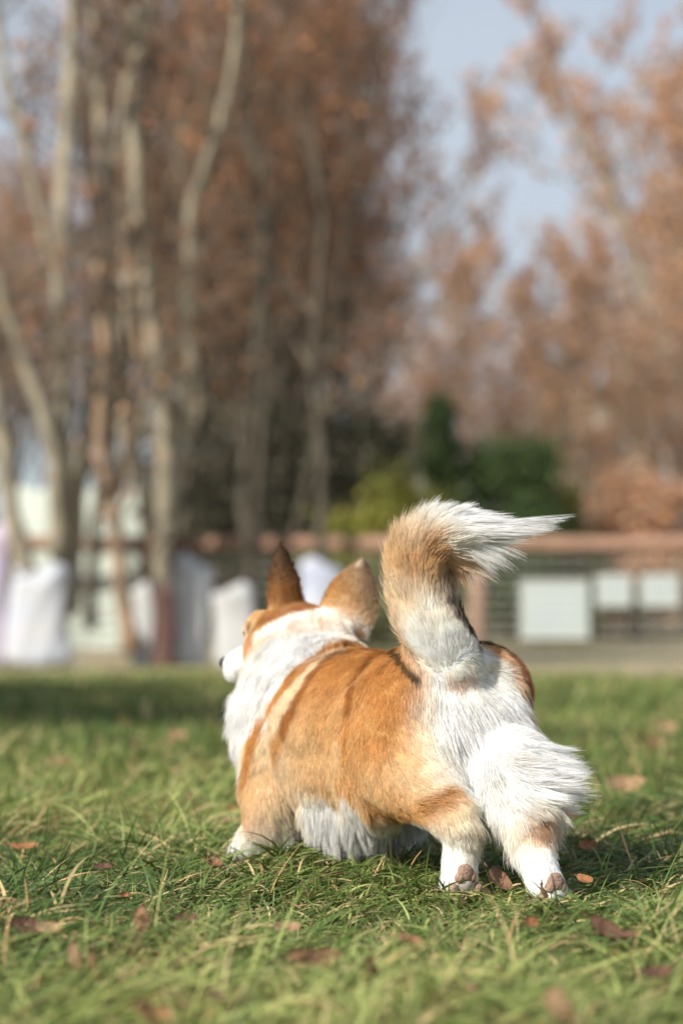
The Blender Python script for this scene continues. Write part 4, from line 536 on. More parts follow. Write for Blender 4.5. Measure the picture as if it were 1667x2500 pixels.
def build_grass():
    rng = np.random.default_rng(3)
    VV = []; FF = []; CC = []; off = 0
    def add(n, y0, y1, marg, L, Wd, seg, upright, pw=1.0, cmul=1.0, region=None, solid=None):
        nonlocal off
        y = y0 + (y1 - y0) * rng.random(n) ** pw
        hw = y * .145 + marg
        x = (rng.random(n) * 2 - 1) * hw
        if y1 < 9 and solid is None:      # thin spots between tufts
            q3 = np.stack([x, y, np.zeros(n)], 1); k = vnoise(q3, 11, 41) + .6 * vnoise(q3, 30, 42) + rng.random(n) * 1.1 > -.25
            x, y = x[k], y[k]; n = len(x)
        if region is not None:
            k = region(x, y, rng); x, y = x[k], y[k]; n = len(x)
        ln = L * np.clip(rng.lognormal(0, .35, n), .4, 2.0)
        up = rng.random(n) < upright
        lean = np.stack([np.where(up, rng.uniform(.1, .5, n), rng.uniform(.55, 1.35, n)), np.where(up, rng.uniform(.5, 1.3, n), rng.uniform(1.4, 2.3, n))], 1)
        pp = np.stack([x, y, np.zeros(n)], 1)
        az = vnoise(pp, 4, 21) * 1.6 + vnoise(pp, 16, 22) * 2.6 + rng.normal(0, 1.15, n)
        ln = ln * (1 + .35 * vnoise(pp, 9, 23))
        ln *= 1 - .45 * np.exp(-(((x - .17) / .28) ** 2 + ((y - 2.68) / .22) ** 2)) - .3 * np.exp(-(((x + .03) / .2) ** 2 + ((y - 2.95) / .2) ** 2))      # trodden where the dog steps
        V, F = blades(x, y, ln, Wd * rng.uniform(.6, 1.3, n), lean, az, seg, rng)
        c = grass_colour(x, y, rng) * cmul if solid is None else np.array(solid) * rng.uniform(.5, 1.25, n)[:, None]
        VV.append(V); FF.append(F + off); off += len(V); CC.append(np.repeat(c, (seg + 1) * 2, 0))
    lawn_end = lambda x, y, r: y < 15.6 + 1.2 * np.sin(x * .9) + r.normal(0, .7, len(x)) + np.where(x > 0, -1.0, 1.2)
    add(90000, 1.35, 4.2, .35, .064, .0031, 6, .01)
    add(46000, 1.0, 4.2, 1.15, .064, .0034, 4, .05, 1.0, 1.0, lambda x, y, r: (np.abs(x) > y * .145 + .35) | (y < 1.35))
    add(26000, 1.35, 4.2, .35, .040, .0018, 3, .0, 1.0, 1.0, None, (.46, .36, .22))
    add(2800, 1.35, 4.2, .35, .062, .0022, 6, .9)
    add(80000, 4.2, 8.0, .6, .055, .0045, 4, .12)
    add(60000, 4.2, 8.0, 2.2, .055, .0055, 3, .12, 1.0, 1.0, lambda x, y, r: np.abs(x) > y * .145 + .6)
    add(90000, 8.0, 18.5, 1.0, .060, .009, 3, .25, 1.0, 1.0, lawn_end)
    add(70000, 8.0, 18.5, 5.5, .060, .013, 2, .25, 1.0, 1.0, lambda x, y, r: lawn_end(x, y, r) & (np.abs(x) > y * .145 + 1.0))
    o = mesh_obj('grass', np.concatenate(VV), np.concatenate(FF), MAT_GRASS, None, True, np.concatenate(CC))
    tag(o, 'dense matted green grass with straw coloured blades', 'grass', kind='stuff')

MAT_GRASS = mat_basic('grass_blade', (.1, .2, .03), .55, attr=True, transl=.22, spec=.3)

def leaf_mesh(L, Wd, curl, fold, ser=0.0, stalk=True):
    """An ovate dead leaf with a midrib, curled and folded, with a thin body."""
    ns, nt = 12, 7; V = []; F = []; T2 = []
    for lay in (1, -1):
        for i in range(ns + 1):
            s = i / ns; w = Wd * .5 * math.sin(math.pi * s ** .85) ** .8 * (1 + (ser * (i % 2))) + .0006
            for j in range(nt):
                t = -1 + 2 * j / (nt - 1)
                z = curl * L * (s - .5) ** 2 * 2 + fold * abs(t) * w + 0.0012 * math.sin(7 * s + 2 * t) + lay * .00025
                V.append(Vector(((s - .5) * L, t * w, z)))
    m = (ns + 1) * nt
    for i in range(ns):
        for j in range(nt - 1):
            a = i * nt + j
            F.append((a, a + nt, a + nt + 1, a + 1)); F.append((m + a, m + a + 1, m + a + nt + 1, m + a + nt))
    for i in range(ns):
        for j in (0, nt - 1):
            a = i * nt + j; F.append((a, m + a, m + a + nt, a + nt) if j else (a, a + nt, m + a + nt, m + a))
    return V, F

LEAF_MATS = []
def build_leaves():
    cols = [((.36, .20, .12), (.24, .12, .07)), ((.50, .34, .21), (.38, .23, .13)), ((.20, .11, .07), (.12, .06, .04)), ((.44, .21, .09), (.30, .13, .06))]
    for k, (a, b) in enumerate(cols):
        LEAF_MATS.append(mat_basic('dead_leaf', a, .6, noise=(70, b, .25), bump=(260, .5), transl=.25))
    # u, v (photograph), size mm, width ratio, material, rx, ry, rz (degrees), curl, fold, lift, label
    for (u, v, sz, wr, mi, rx, ry, rz, cu, fo, lift, lab) in LEAVES:
        z0 = 0.016 + lift
        b = (v - 1545) / FPX; y = (CAM_Z - z0) / b
        p = P(u, v, y)
        sz = sz * .84 if v < 2200 else sz; V, F = leaf_mesh(sz / 1000, sz / 1000 * wr, cu * .8, fo * 1.6, .02)
        s, fst = tube([(-sz / 2000 - .010, 0, cu * sz / 4000 + .003), (-sz / 2000, 0, cu * sz / 4000)], [.0006, .0008], 5)
        V, F = join((V, F), (s, fst))
        o = mesh_obj('fallen_leaf', V, F, LEAF_MATS[mi], None, True)
        o.location = p; o.rotation_euler = (R(rx), R(ry), R(rz))
        tag(o, lab, 'leaf', 'dead leaves lying in the grass')

LEAVES = [
 (1215, 2148, 40, .62, 0, 62, 40, 20, .4, .2, .022, 'reddish leaf standing on edge in grass between the hind paws'),
 (1322, 2178, 30, .6, 0, 60, 35, 70, .4, .2, .012, 'small red-brown leaf touching the right hind paw'),
 (735, 2342, 34, .5, 0, 55, 10, 145, .5, .2, .010, 'left leaf of a brown pair low in the foreground grass'),
 (782, 2345, 34, .5, 0, 55, -10, 30, .5, .2, .010, 'right leaf of a brown pair low in the foreground grass'),
 (1355, 2480, 46, .62, 1, 40, 40, 80, .5, .2, .020, 'blurred tan leaf at the bottom edge of the lawn'),
 (338, 2255, 36, .45, 0, 50, 60, 110, .4, .3, .012, 'narrow curled brown leaf upright in the left foreground'),
 (70, 2265, 40, .5, 2, 50, 10, 20, .4, .2, .006, 'dark reddish leaf lying low at the left edge'),
 (30, 2215, 34, .5, 0, 50, 10, -30, .4, .2, .006, 'brown folded leaf just above the dark reddish one at left'),
 (120, 2268, 26, .5, 1, 50, 5, 10, .4, .2, .006, 'small pinkish leaf beside the dark reddish one at left'),
 (175, 2345, 34, .6, 1, 50, 60, 80, .5, .2, .010, 'blurred orange-tan leaf in the left foreground grass'),
 (222, 2365, 30, .6, 0, 50, 60, 70, .5, .2, .010, 'blurred brown leaf beside the orange-tan one'),
 (60, 2070, 44, .45, 3, 25, 0, 8, .4, .2, .008, 'flat rusty leaf in the grass near the left edge'),
 (515, 2105, 34, .55, 0, 45, 20, 25, .5, .2, .010, 'brown leaf in front of the front paw'),
 (570, 1975, 24, .7, 3, 60, 0, 0, .4, .2, .010, 'orange leaf behind the front leg'),
 (562, 2005, 30, .5, 1, 30, 0, 10, .4, .2, .010, 'pale pink-brown leaf beside the front leg'),
 (340, 1700, 60, .8, 1, 70, 20, 80, .4, .1, .010, 'tan leaf in the shaded grass behind, upper one'),
 (352, 1745, 60, .8, 1, 70, 20, 60, .4, .1, .010, 'tan leaf in the shaded grass behind, lower one'),
 (300, 1763, 44, .9, 3, 50, 0, 30, .4, .1, .010, 'bright red-orange leaf in the shaded grass'),
 (430, 1800, 70, .7, 1, 40, 0, 20, .6, .2, .012, 'large curled buff leaf at the edge of the shaded grass'),
 (250, 2120, 40, .5, 2, 20, 0, 40, .4, .2, .004, 'dark brown leaf sunk in the grass left of the dog'),
 (150, 1860, 54, .5, 0, 30, 0, -15, .4, .2, .010, 'brown leaf in the middle distance on the left'),
 (1520, 1925, 90, .6, 1, 40, 0, 10, .7, .3, .014, 'large pale crumpled leaf on the lawn right of the dog'),
 (1585, 1820, 80, .7, 0, 50, 0, 20, .7, .3, .014, 'crumpled reddish leaf farther off right of the dog'),
 (1625, 1780, 70, .7, 1, 40, 0, 0, .7, .3, .014, 'pale orange leaf on the lawn at the far right'),
 (1430, 2070, 40, .6, 3, 40, 0, 40, .4, .3, .012, 'bright orange leaf behind the right hind leg'),
 (1350, 2015, 38, .6, 1, 30, 0, 10, .4, .3, .012, 'pinkish leaf just right of the hind leg'),
 (1480, 2275, 40, .45, 2, 40, 30, -20, .4, .3, .010, 'dark brown leaf in the grass at lower right'),
 (1515, 2290, 34, .4, 2, 20, 0, 5, .4, .3, .006, 'dark brown leaf lying flat in the lower right shade'),
 (1290, 2260, 30, .5, 3, 30, 0, 60, .4, .3, .006, 'rusty leaf below the right hind paw'),
 (900, 2365, 24, .5, 2, 40, 50, 80, .4, .3, .012, 'small brown leaf upright in the foreground below the dog'),
 (640, 1655, 60, .7, 3, 50, 0, 0, .4, .3, .010, 'brown leaf in the far grass below the muzzle'),
 (370, 2480, 30, .6, 3, 40, 20, 30, .4, .2, .012, 'blurred red leaf at the bottom edge on the left'),
 (1380, 1990, 40, .6, 2, 40, 20, 30, .4, .2, .012, 'brown leaf in grass behind the hind legs'),
 (410, 2045, 30, .4, 2, 30, 0, -30, .4, .3, .010, 'dark curled leaf in grass left of the front paw'),
 (300, 2190, 20, .6, 3, 30, 10, 50, .5, .3, .008, 'tiny orange leaf in the grass between the left edge and the belly'),
 (455, 2245, 22, .5, 2, 35, 0, 10, .5, .3, .006, 'tiny dark leaf midway between two upright brown leaves'),
 (1000, 2300, 24, .5, 0, 35, 10, -20, .5, .3, .006, 'small brown leaf in grass below the left hind paw'),
 (1130, 2420, 26, .6, 1, 40, 10, 40, .5, .3, .008, 'blurred tan leaf low in the foreground below the hind legs'),
 (1600, 2380, 28, .5, 2, 35, 0, 15, .5, .3, .008, 'dark leaf in the foreground at the lower right corner'),
 (520, 2440, 26, .6, 1, 40, 20, 60, .5, .3, .008, 'blurred buff leaf low in the foreground left of centre'),
 (1430, 2150, 26, .5, 3, 40, 10, -40, .5, .3, .008, 'small rusty leaf in the shaded grass right of the hind paw'),
 (200, 1985, 28, .5, 1, 35, 0, 30, .5, .3, .008, 'small buff leaf in the grass left of the front leg'),
 (700, 2270, 26, .6, 1, 30, 0, 20, .4, .3, .008, 'small tan leaf in grass below the belly'),
]
# ------------------------------------------------------------------ trees, shrubs, fence and what hangs on it
K1 = 2500.0 / 2352.0
def PD(u, v, y):
    return P(u * K1, v * K1, y)

MAT_BARK = mat_basic('bark', (.36, .32, .235), .9, noise=(3.5, (.18, .16, .12), .16), bump=(40, .6))
MAT_BARK_DARK = mat_basic('dark_bark', (.11, .095, .07), .9, noise=(5, (.05, .045, .035), .22), bump=(40, .6))
MAT_TWIG = mat_basic('twig', (.20, .155, .125), .9)
MAT_LEAF = mat_basic('crown_leaf', (.3, .13, .06), .6, attr=True, transl=.3, spec=.2)

def leaf_quads(pts, size, rng, cols, jit=0.05):
    n = len(pts); a = rng.normal(size=(n, 3)); a /= np.linalg.norm(a, axis=1, keepdims=True)
    b = rng.normal(size=(n, 3)); b -= a * (a * b).sum(1, keepdims=True); b /= np.linalg.norm(b, axis=1, keepdims=True)
    s = size * rng.uniform(.6, 1.4, n)[:, None]; p = pts + rng.normal(0, jit, (n, 3))
    V = np.stack([p - a * s * .6, p + b * s * .34, p + a * s * .6, p - b * s * .34], 1)
    F = np.arange(n * 4).reshape(-1, 4)
    c = cols[rng.integers(0, len(cols), n)] * rng.uniform(.7, 1.3, n)[:, None]
    return V.reshape(-1, 3), F, np.repeat(c, 4, 0)

RUST = np.array([(.44, .20, .10), (.50, .26, .14), (.32, .15, .08), (.60, .28, .12), (.28, .17, .12)])
TAN = np.array([(.54, .33, .20), (.62, .40, .26), (.44, .24, .15), (.56, .29, .15), (.42, .31, .23)])

def grow(seed, H, stems=3, spread=.16, n1=11, n2=7, n3=4, leaf=14, lsize=.085, cols=RUST, first=.18, up=.5, r0=.10):
    """One tree: trunk mesh (stems and limbs) and crown mesh (twigs and leaves)."""
    rng = np.random.default_rng(seed); rn = random.Random(seed)
    tv = []; tf = []; wv = []; wf = []; lp = []
    def path(p, d, L, n, wob, trop):
        out = [Vector(p)]; d = Vector(d).normalized()
        for k in range(n):
            d = (d + Vector((rn.gauss(0, wob), rn.gauss(0, wob), rn.gauss(0, wob) * .5 + trop))).normalized()
            out.append(out[-1] + d * (L / n))
        return out
    def addt(dst_v, dst_f, pa, r1, r2, sides):
        v, f = tube(pa, [r1 + (r2 - r1) * i / (len(pa) - 1) for i in range(len(pa))], sides, False)
        o = len(dst_v); dst_v += v; dst_f += [tuple(i + o for i in q) for q in f]
    def pick(pa, t):
        x = t * (len(pa) - 1); i = min(int(x), len(pa) - 2)
        return pa[i].lerp(pa[i + 1], x - i), (pa[i + 1] - pa[i]).normalized()
    for s in range(stems):
        a = 2 * math.pi * (s + rn.random() * .6) / stems
        d = Vector((math.cos(a) * spread, math.sin(a) * spread, 1))
        L = H * rn.uniform(.82, 1.0)
        st = path((math.cos(a) * .08, math.sin(a) * .08, -.15), d, L, 9, .05, .04)
        addt(tv, tf, st, r0 * rn.uniform(.8, 1.1), .012, 8)
        for i in range(n1):
            t = first + (1 - first) * (i + rn.random()) / n1
            p, dd = pick(st, t); a1 = rn.random() * 6.283
            side = Vector((math.cos(a1), math.sin(a1), 0))
            l1 = H * .30 * (1.15 - t) + .25 * H * .3
            b = path(p, side * (1.0 - up * .5) + dd * (up + .35), l1, 5, .12, .10)
            addt(tv, tf, b, r0 * .42 * (1.15 - t) + .006, .006, 5)
            for j in range(n2):
                p2, d2 = pick(b, .2 + .8 * (j + rn.random()) / n2); a2 = rn.random() * 6.283
                s2 = (Vector((math.cos(a2), math.sin(a2), rn.uniform(-.2, .5))) + d2 * .9)
                c = path(p2, s2, l1 * .42, 3, .14, .10)
                addt(wv, wf, c, .010, .004, 3)
                for q in range(n3):
                    p3, d3 = pick(c, .25 + .75 * (q + rn.random()) / n3); a3 = rn.random() * 6.283
                    e = path(p3, Vector((math.cos(a3), math.sin(a3), rn.uniform(-.1, .6))) + d3 * .7, l1 * .22, 2, .15, .1)
                    addt(wv, wf, e, .006, .003, 3)
                    for z in range(leaf if rn.random() < .75 else leaf // 4):
                        lp.append(e[0].lerp(e[-1], rn.random()))
    V, F, Cc = leaf_quads(np.array([tuple(x) for x in lp]), lsize, rng, cols)
    no = len(wv)
    wcol = np.tile(np.array([.21, .165, .13]), (no, 1))
    return (tv, tf), (np.vstack([np.array([tuple(x) for x in wv]), V]), wf + [tuple(int(k) + no for k in q) for q in F], np.vstack([wcol, Cc]))

class TreeKind:
    def __init__(s, name, bark, **k):
        s.name = name; s.first = True; s.cols = TAN if k['cols'] is TAN else RUST
        (tv, tf), (cv, cf, cc) = grow(**k)
        s.trunk = mesh_obj('trunk', tv, tf, bark, None, True); s.crown = mesh_obj('crown', cv, cf, MAT_LEAF, None, False, cc)
    def put(s, x, y, rz, sc, label, group):
        root = empty(s.name, (x, y, float(gz(x, y))), rz); w = .76 if s.cols is RUST else .95; root.scale = (sc * w, sc * w, sc)
        tag(root, label, 'tree', group)
        for o in (s.trunk, s.crown):
            c = o if s.first else o.copy()
            if not s.first: C.objects.link(c)
            c.parent = root
        s.first = False
        return root

def stem_tree(name, label, y, stems, bark, seed, twigs=True, cols=RUST, group='bare trees in front of the fence'):
    """A tree whose stems are given as centre lines: lists of (u, v, radius, depth offset)."""
    rng = np.random.default_rng(seed); rn = random.Random(seed)
    base = PD(stems[0][0][0], stems[0][0][1], y)
    x0 = base.x; root = empty(name, (x0, y, float(gz(x0, y))))
    tag(root, label, 'tree', group)
    O = Vector(root.location); parts = []; wv = []; wf = []; lp = []
    for st in stems:
        s = spline([(*(PD(u, v, y + dy) - O), r) for (u, v, r, dy) in st], 26)
        s[:, :3] += rng.normal(0, .009, (26, 3)) + .013 * np.sin(np.linspace(0, rng.uniform(8, 14), 26) + rng.random() * 6)[:, None] * np.array([1, .5, 0])
        parts.append(tube([q[:3] for q in s], [q[3] * (1 + .05 * rn.gauss(0, 1)) for q in s], 12))
        if twigs:
            for k in range(8):
                i = rn.randint(9, 24); p = Vector(s[i][:3]); a = rn.random() * 6.283
                pa = [p]; d = Vector((math.cos(a), math.sin(a) + .3, rn.uniform(.5, 1.4))).normalized(); L = rn.uniform(.8, 2.0)
                for q in range(5):
                    d = (d + Vector((rn.gauss(0, .15), rn.gauss(0, .15), .1))).normalized(); pa.append(pa[-1] + d * L / 5)
                v, f = tube(pa, [.022, .018, .014, .010, .007, .004], 5); o = len(wv); wv += v; wf += [tuple(j + o for j in qd) for qd in f]
                for m in range(9):
                    q0 = pa[rn.randint(1, 4)]; dd = Vector((rn.gauss(0, 1), rn.gauss(0, 1), rn.gauss(.3, .8))).normalized(); e = q0 + dd * rn.uniform(.3, .7)
                    v, f = tube([q0, q0.lerp(e, .5) + Vector((0, 0, .02)), e], [.006, .004, .002], 3, False); o = len(wv); wv += v; wf += [tuple(j + o for j in qd) for qd in f]
                    for z in range(1): lp.append(q0.lerp(e, rn.random()))
    V, F = join(*parts)
    mesh_obj('trunk', V, F, bark, root, True)
    if twigs:
        LV, LF, LC = leaf_quads(np.array([tuple(x) for x in lp]), .075, rng, cols, .06); no = len(wv)
        mesh_obj('crown', np.vstack([np.array([tuple(x) for x in wv]), LV]), wf + [tuple(int(k) + no for k in q) for q in LF], MAT_LEAF, root, False,
                 np.vstack([np.tile(np.array([.20, .16, .12]), (no, 1)), LC]))
    return root

def shrub(name, label, x, y, w, h, cols, seed, n=16000, lsize=.06, cone=False, cat='shrub', clumps=44):
    rng = np.random.default_rng(seed); root = empty(name, (x, y, float(gz(x, y)))); tag(root, label, cat)
    parts = []
    for k in range(6):
        a = rng.random() * 6.283; r = rng.random() * w * .3
        parts.append(tube([(0.03 * math.cos(a), .03 * math.sin(a), -.1), (r * .5 * math.cos(a), r * .5 * math.sin(a), h * .4), (r * math.cos(a), r * math.sin(a), h * .85)], [.03, .02, .008], 6))
    V, F = join(*parts); mesh_obj('stem', V, F, MAT_BARK_DARK, root, True)
    cz = rng.random(clumps) ** .8; ca = rng.random(clumps) * 6.283
    cr = np.sqrt(rng.random(clumps)) * w * .5 * ((1 - cz) * .95 + .08 if cone else np.sqrt(np.clip(1 - (cz - .35) ** 2 * 1.9, .05, 1)))
    cc = np.stack([cr * np.cos(ca), cr * np.sin(ca), .12 * h + cz * h * .85], 1)
    k = rng.integers(0, clumps, n); d = rng.normal(size=(n, 3)); d /= np.linalg.norm(d, axis=1, keepdims=True)
    rad = w * (.15 if cone else .20) * rng.uniform(.4, 1.5, clumps)
    p = cc[k] + d * (rad[k] * rng.random(n) ** .4 * np.exp(rng.normal(0, .28, n)))[:, None] * np.array([1, 1, .9])
    p[:, 2] = np.maximum(p[:, 2], .02)
    bright = rng.uniform(.75, 1.25, clumps)
    V, F, c = leaf_quads(p, lsize, rng, cols, .01)
    mesh_obj('foliage', V, F, MAT_LEAF, root, False, c * np.repeat(bright[k], 4)[:, None])
    return root

def rbox(cx, cy, cz, sx, sy, sz, bv=.01):
    """Box with chamfered edges as verts and faces."""
    V = []; F = []
    hx, hy, hz = sx / 2, sy / 2, sz / 2; b = min(bv, hx * .9, hy * .9, hz * .9)
    import itertools
    idx = {}
    for s in itertools.product((-1, 1), repeat=3):
        for ax in range(3):
            q = [s[0] * (hx - b), s[1] * (hy - b), s[2] * (hz - b)]; q[ax] = s[ax] * (hx, hy, hz)[ax]
            idx[(s, ax)] = len(V); V.append(Vector((cx + q[0], cy + q[1], cz + q[2])))
    for ax in range(3):
        o = [a for a in range(3) if a != ax]
        for sg in (-1, 1):
            loop = []
            for (a, c) in ((-1, -1), (1, -1), (1, 1), (-1, 1)):
                s = [0, 0, 0]; s[ax] = sg; s[o[0]] = a; s[o[1]] = c; loop.append(idx[(tuple(s), ax)])
            F.append(tuple(loop))
    for ax in range(3):
        o = [a for a in range(3) if a != ax]
        for a, c in itertools.product((-1, 1), repeat=2):
            s1 = [0, 0, 0]; s2 = [0, 0, 0]; s1[ax] = -1; s2[ax] = 1
            for s in (s1, s2): s[o[0]] = a; s[o[1]] = c
            F.append((idx[(tuple(s1), o[0])], idx[(tuple(s2), o[0])], idx[(tuple(s2), o[1])], idx[(tuple(s1), o[1])]))
    for s in itertools.product((-1, 1), repeat=3):
        F.append(tuple(idx[(s, ax)] for ax in range(3)))
    return V, F

FY = 22.0
def build_fence():
    wood = mat_basic('fence_wood', (.37, .225, .16), .8, noise=(6, (.26, .16, .11), .25), bump=(30, .4))
    wire = mat_basic('wire', (.42, .43, .38), .5)
    x0 = -12.0; pos = [1.24 + 3.0 * k for k in range(-5, 5)]
    root = empty('fence', (pos[4], FY, 0)); tag(root, 'low fence of reddish wooden log rail and posts filled with wire mesh', 'fence')
    O = Vector(root.location)
    for k, x in enumerate(pos):
        v, f = tube([(x, FY, -.1), (x, FY, .5), (x, FY, 1.03)], [.082, .080, .078], 12)
        mesh_obj('post', [p - O for p in v], f, wood, root, True)
    for a, b in zip(pos, pos[1:]):
        n = 8; pa = [(a + (b - a) * (0.008 + .984 * i / n), FY + .0, 1.115 + .006 * math.sin(i * 1.3 + a)) for i in range(n + 1)]
        v, f = tube(pa, [.070 + .006 * math.sin(i * 2.1 + b) for i in range(n + 1)], 14)
        mesh_obj('rail', [p - O for p in v], f, wood, root, True)
    parts = []
    for k in range(11):
        z = .04 + k * .095; parts.append(tube([(pos[0], FY - .09, z), (pos[-1], FY - .09, z)], [.0045] * 2, 5))
    x = pos[0]
    while x < pos[-1]:
        parts.append(tube([(x, FY - .097, .0), (x, FY - .097, 1.02)], [.003] * 2, 4)); x += .12
    V, F = join(*parts); mesh_obj('wire_mesh', [p - O for p in V], F, wire, root, False)

def build_boards():
    wm = mat_basic('board', (.42, .46, .44), .6, noise=(3, (.34, .39, .39), .3)); fr = mat_basic('board_frame', (.55, .57, .54), .6)
    txt = mat_basic('board_print', (.45, .52, .60), .7)
    for (u0, u1, v0, v1, lab) in ((1195, 1352, 1334, 1467, 'large square white notice hanging on the wire fence'), (1368, 1450, 1320, 1392, 'small white notice between the large square one and the last one'),
                                  (1470, 1560, 1320, 1392, 'small white notice at the right edge of the picture')):
        a, b = PD(u0, v1, FY - .13), PD(u1, v0, FY - .13); w, h = b.x - a.x, b.z - a.z; c = (a + b) / 2
        root = empty('notice_board', (c.x, FY - .13, c.z)); tag(root, lab, 'notice', 'white notices on the fence')
        V, F = rbox(0, 0, 0, w, .012, h, .006); mesh_obj('panel', V, F, wm, root)
        for sg in (1, -1):
            V, F = rbox(0, -.009, sg * (h / 2 - .01), w, .006, .02, .002); mesh_obj('edge_strip', V, F, fr, root)
        n = 4 if w > .5 else 3
        V, F = join(*[rbox(-.02 * (k % 2), -.0085, h * (.28 - .18 * k), w * (.62 if k % 2 else .7), .003, h * .035, .001) for k in range(n)])
        mesh_obj('print', V, F, txt, root)
    # white sheet behind the fence on the left
    a, b = PD(40, 1490, FY + .35), PD(325, 1118, FY + .35); w, h = b.x - a.x, b.z - a.z; c = (a + b) / 2
    root = empty('sheet_screen', (c.x, FY + .35, 0)); tag(root, 'tall pale greenish white sheet screen standing behind the fence and trunks on the left', 'screen')
    nx, nz = 40, 16; V = []; F = []
    for lay in (0, 1):
        for j in range(nz + 1):
            for i in range(nx + 1):
                x = -w / 2 + w * i / nx; V.append((x, .02 * math.sin(x * 9 + j * .1) + .008 * math.sin(j * .9) + lay * .006, c.z - h / 2 + h * j / nz - .03 * math.sin(math.pi * ((i / nx * 3) % 1)) * (j / nz)))
    m = (nx + 1) * (nz + 1)
    for j in range(nz):
        for i in range(nx):
            q = j * (nx + 1) + i; F.append((q, q + 1, q + nx + 2, q + nx + 1)); F.append((m + q, m + q + nx + 1, m + q + nx + 2, m + q + 1))
    mesh_obj('sheet', V, F, mat_basic('sheet_cloth', (.70, .76, .70), .8, noise=(1.6, (.60, .68, .62), .3), transl=.2), root, True)
    for x in (-w / 2 + .02, 0.0, w / 2 - .02):
        v, f = tube([(x, .06, -.1), (x, .06, c.z + h / 2 + .03)], [.022, .022], 10); mesh_obj('pole', v, f, fr, root, True)

def sack(name, label, u0, u1, v0, v1, y, col, seed, lobes=1, cat='sack', stripe=None, group=None):
    """A slumped cloth sack with gathered ears at the top."""
    rng = random.Random(seed); a, b = PD(u0, v1, y), PD(u1, v0, y); w, h = b.x - a.x, b.z - a.z; cx = (a.x + b.x) / 2
    g = float(gz(cx, y)); base = min(a.z, g + .0) if abs(a.z - g) < .25 else a.z
    h = b.z - base; root = empty(name, (cx, y, base)); tag(root, label, cat, group)
    V = []; F = []; nu, nv = 36, 22; ph = [rng.random() * 6.28 for _ in range(6)]
    for j in range(nv + 1):
        t = j / nv
        prof = (1 - (1 - min(t / .10, 1)) ** 2 * .35) * (1 - .10 * math.sin(t * 3)) * (1.0 if t < .93 else max(.05, 1 - ((t - .93) / .07) ** 2 * .5))
        for i in range(nu):
            an = 2 * math.pi * i / nu; cs, sn = math.cos(an), math.sin(an)
            ex = math.copysign(abs(cs) ** .75, cs); ey = math.copysign(abs(sn) ** .8, sn)
            wr = 1 + .10 * math.sin(2 * an + ph[3] + 3 * t) + .07 * math.sin(3 * an + ph[0] + 5 * t) + .04 * math.sin(7 * an + ph[1] - 8 * t) + .02 * math.sin(13 * an + ph[2] + 3 * t)
            z = h * t
            if lobes == 2: z -= h * .13 * max(0, (t - .6) / .4) * math.exp(-(ex / .22) ** 2)
            V.append((w / 2 * ex * prof * wr + .06 * w * math.sin(4 * t + ph[4]), w * .30 * ey * prof * wr, z - .07 * h * t ** 4 * math.sin(1.5 * ex + ph[5])))
    for j in range(nv):
        for i in range(nu):
            i2 = (i + 1) % nu; F.append((j * nu + i, j * nu + i2, (j + 1) * nu + i2, (j + 1) * nu + i))
    F.append(tuple(range(nu))[::-1]); F.append(tuple(nv * nu + i for i in range(nu)))
    mt = mat_basic('sack_cloth', col, .55, noise=(4.0, stripe or tuple(c * .88 for c in col), .25), bump=(18, .6), transl=.1)
    mesh_obj('cloth', V, F, mt, root, True)
    for sx in ((-.5, .5) if lobes == 2 else (0.0,)):
        v, f = (tube([(sx * w * .62, 0, h * .90), (sx * w * .66, 0, h * .96), (sx * w * .70, .01, h * .985)], [w * .10, w * .05, w * .075], 10)); mesh_obj('tied_neck', v, f, mt, root, True)
    return root

def build_building():
    y = 96.0; a, b = PD(1262, 1260, y), PD(1500, 905, y); w = b.x - a.x; g = float(gz((a.x + b.x) / 2, y)); h = b.z - g; cx = (a.x + b.x) / 2
    wallm = mat_basic('render_wall', (.62, .60, .52), .9, noise=(.7, (.50, .48, .42), .3)); glass = mat_basic('pane', (.10, .13, .16), .15); fr = mat_basic('window_frame', (.75, .75, .72), .6)
    rm = mat_basic('roof_sheet', (.40, .40, .38), .8)
    root = empty('building', (cx, y, g)); tag(root, 'pale low building half hidden behind the orange trees on the right', 'building')
    V, F = rbox(0, 3, h / 2 - .2, w, 6, h + .4, .02); mesh_obj('wall', V, F, wallm, root)
    V, F = rbox(0, 3, h + .15, w + .5, 6.5, .3, .03); mesh_obj('roof', V, F, rm, root)
    for r in range(2):
        for k in range(4):
            x = -w / 2 + w * (k + .5) / 4; z = h * (.28 + .42 * r)
            V, F = join(rbox(x, -.03, z + .55, .9, .08, .08), rbox(x, -.03, z - .55, 1.0, .12, .08), rbox(x - .42, -.03, z, .07, .08, 1.02), rbox(x + .42, -.03, z, .07, .08, 1.02), rbox(x, -.03, z, .05, .07, 1.02))
            wd = mesh_obj('window', V, F, fr, root); V, F = rbox(x, -.006, z, .77, .02, 1.02, .002); mesh_obj('pane', V, F, glass, wd)

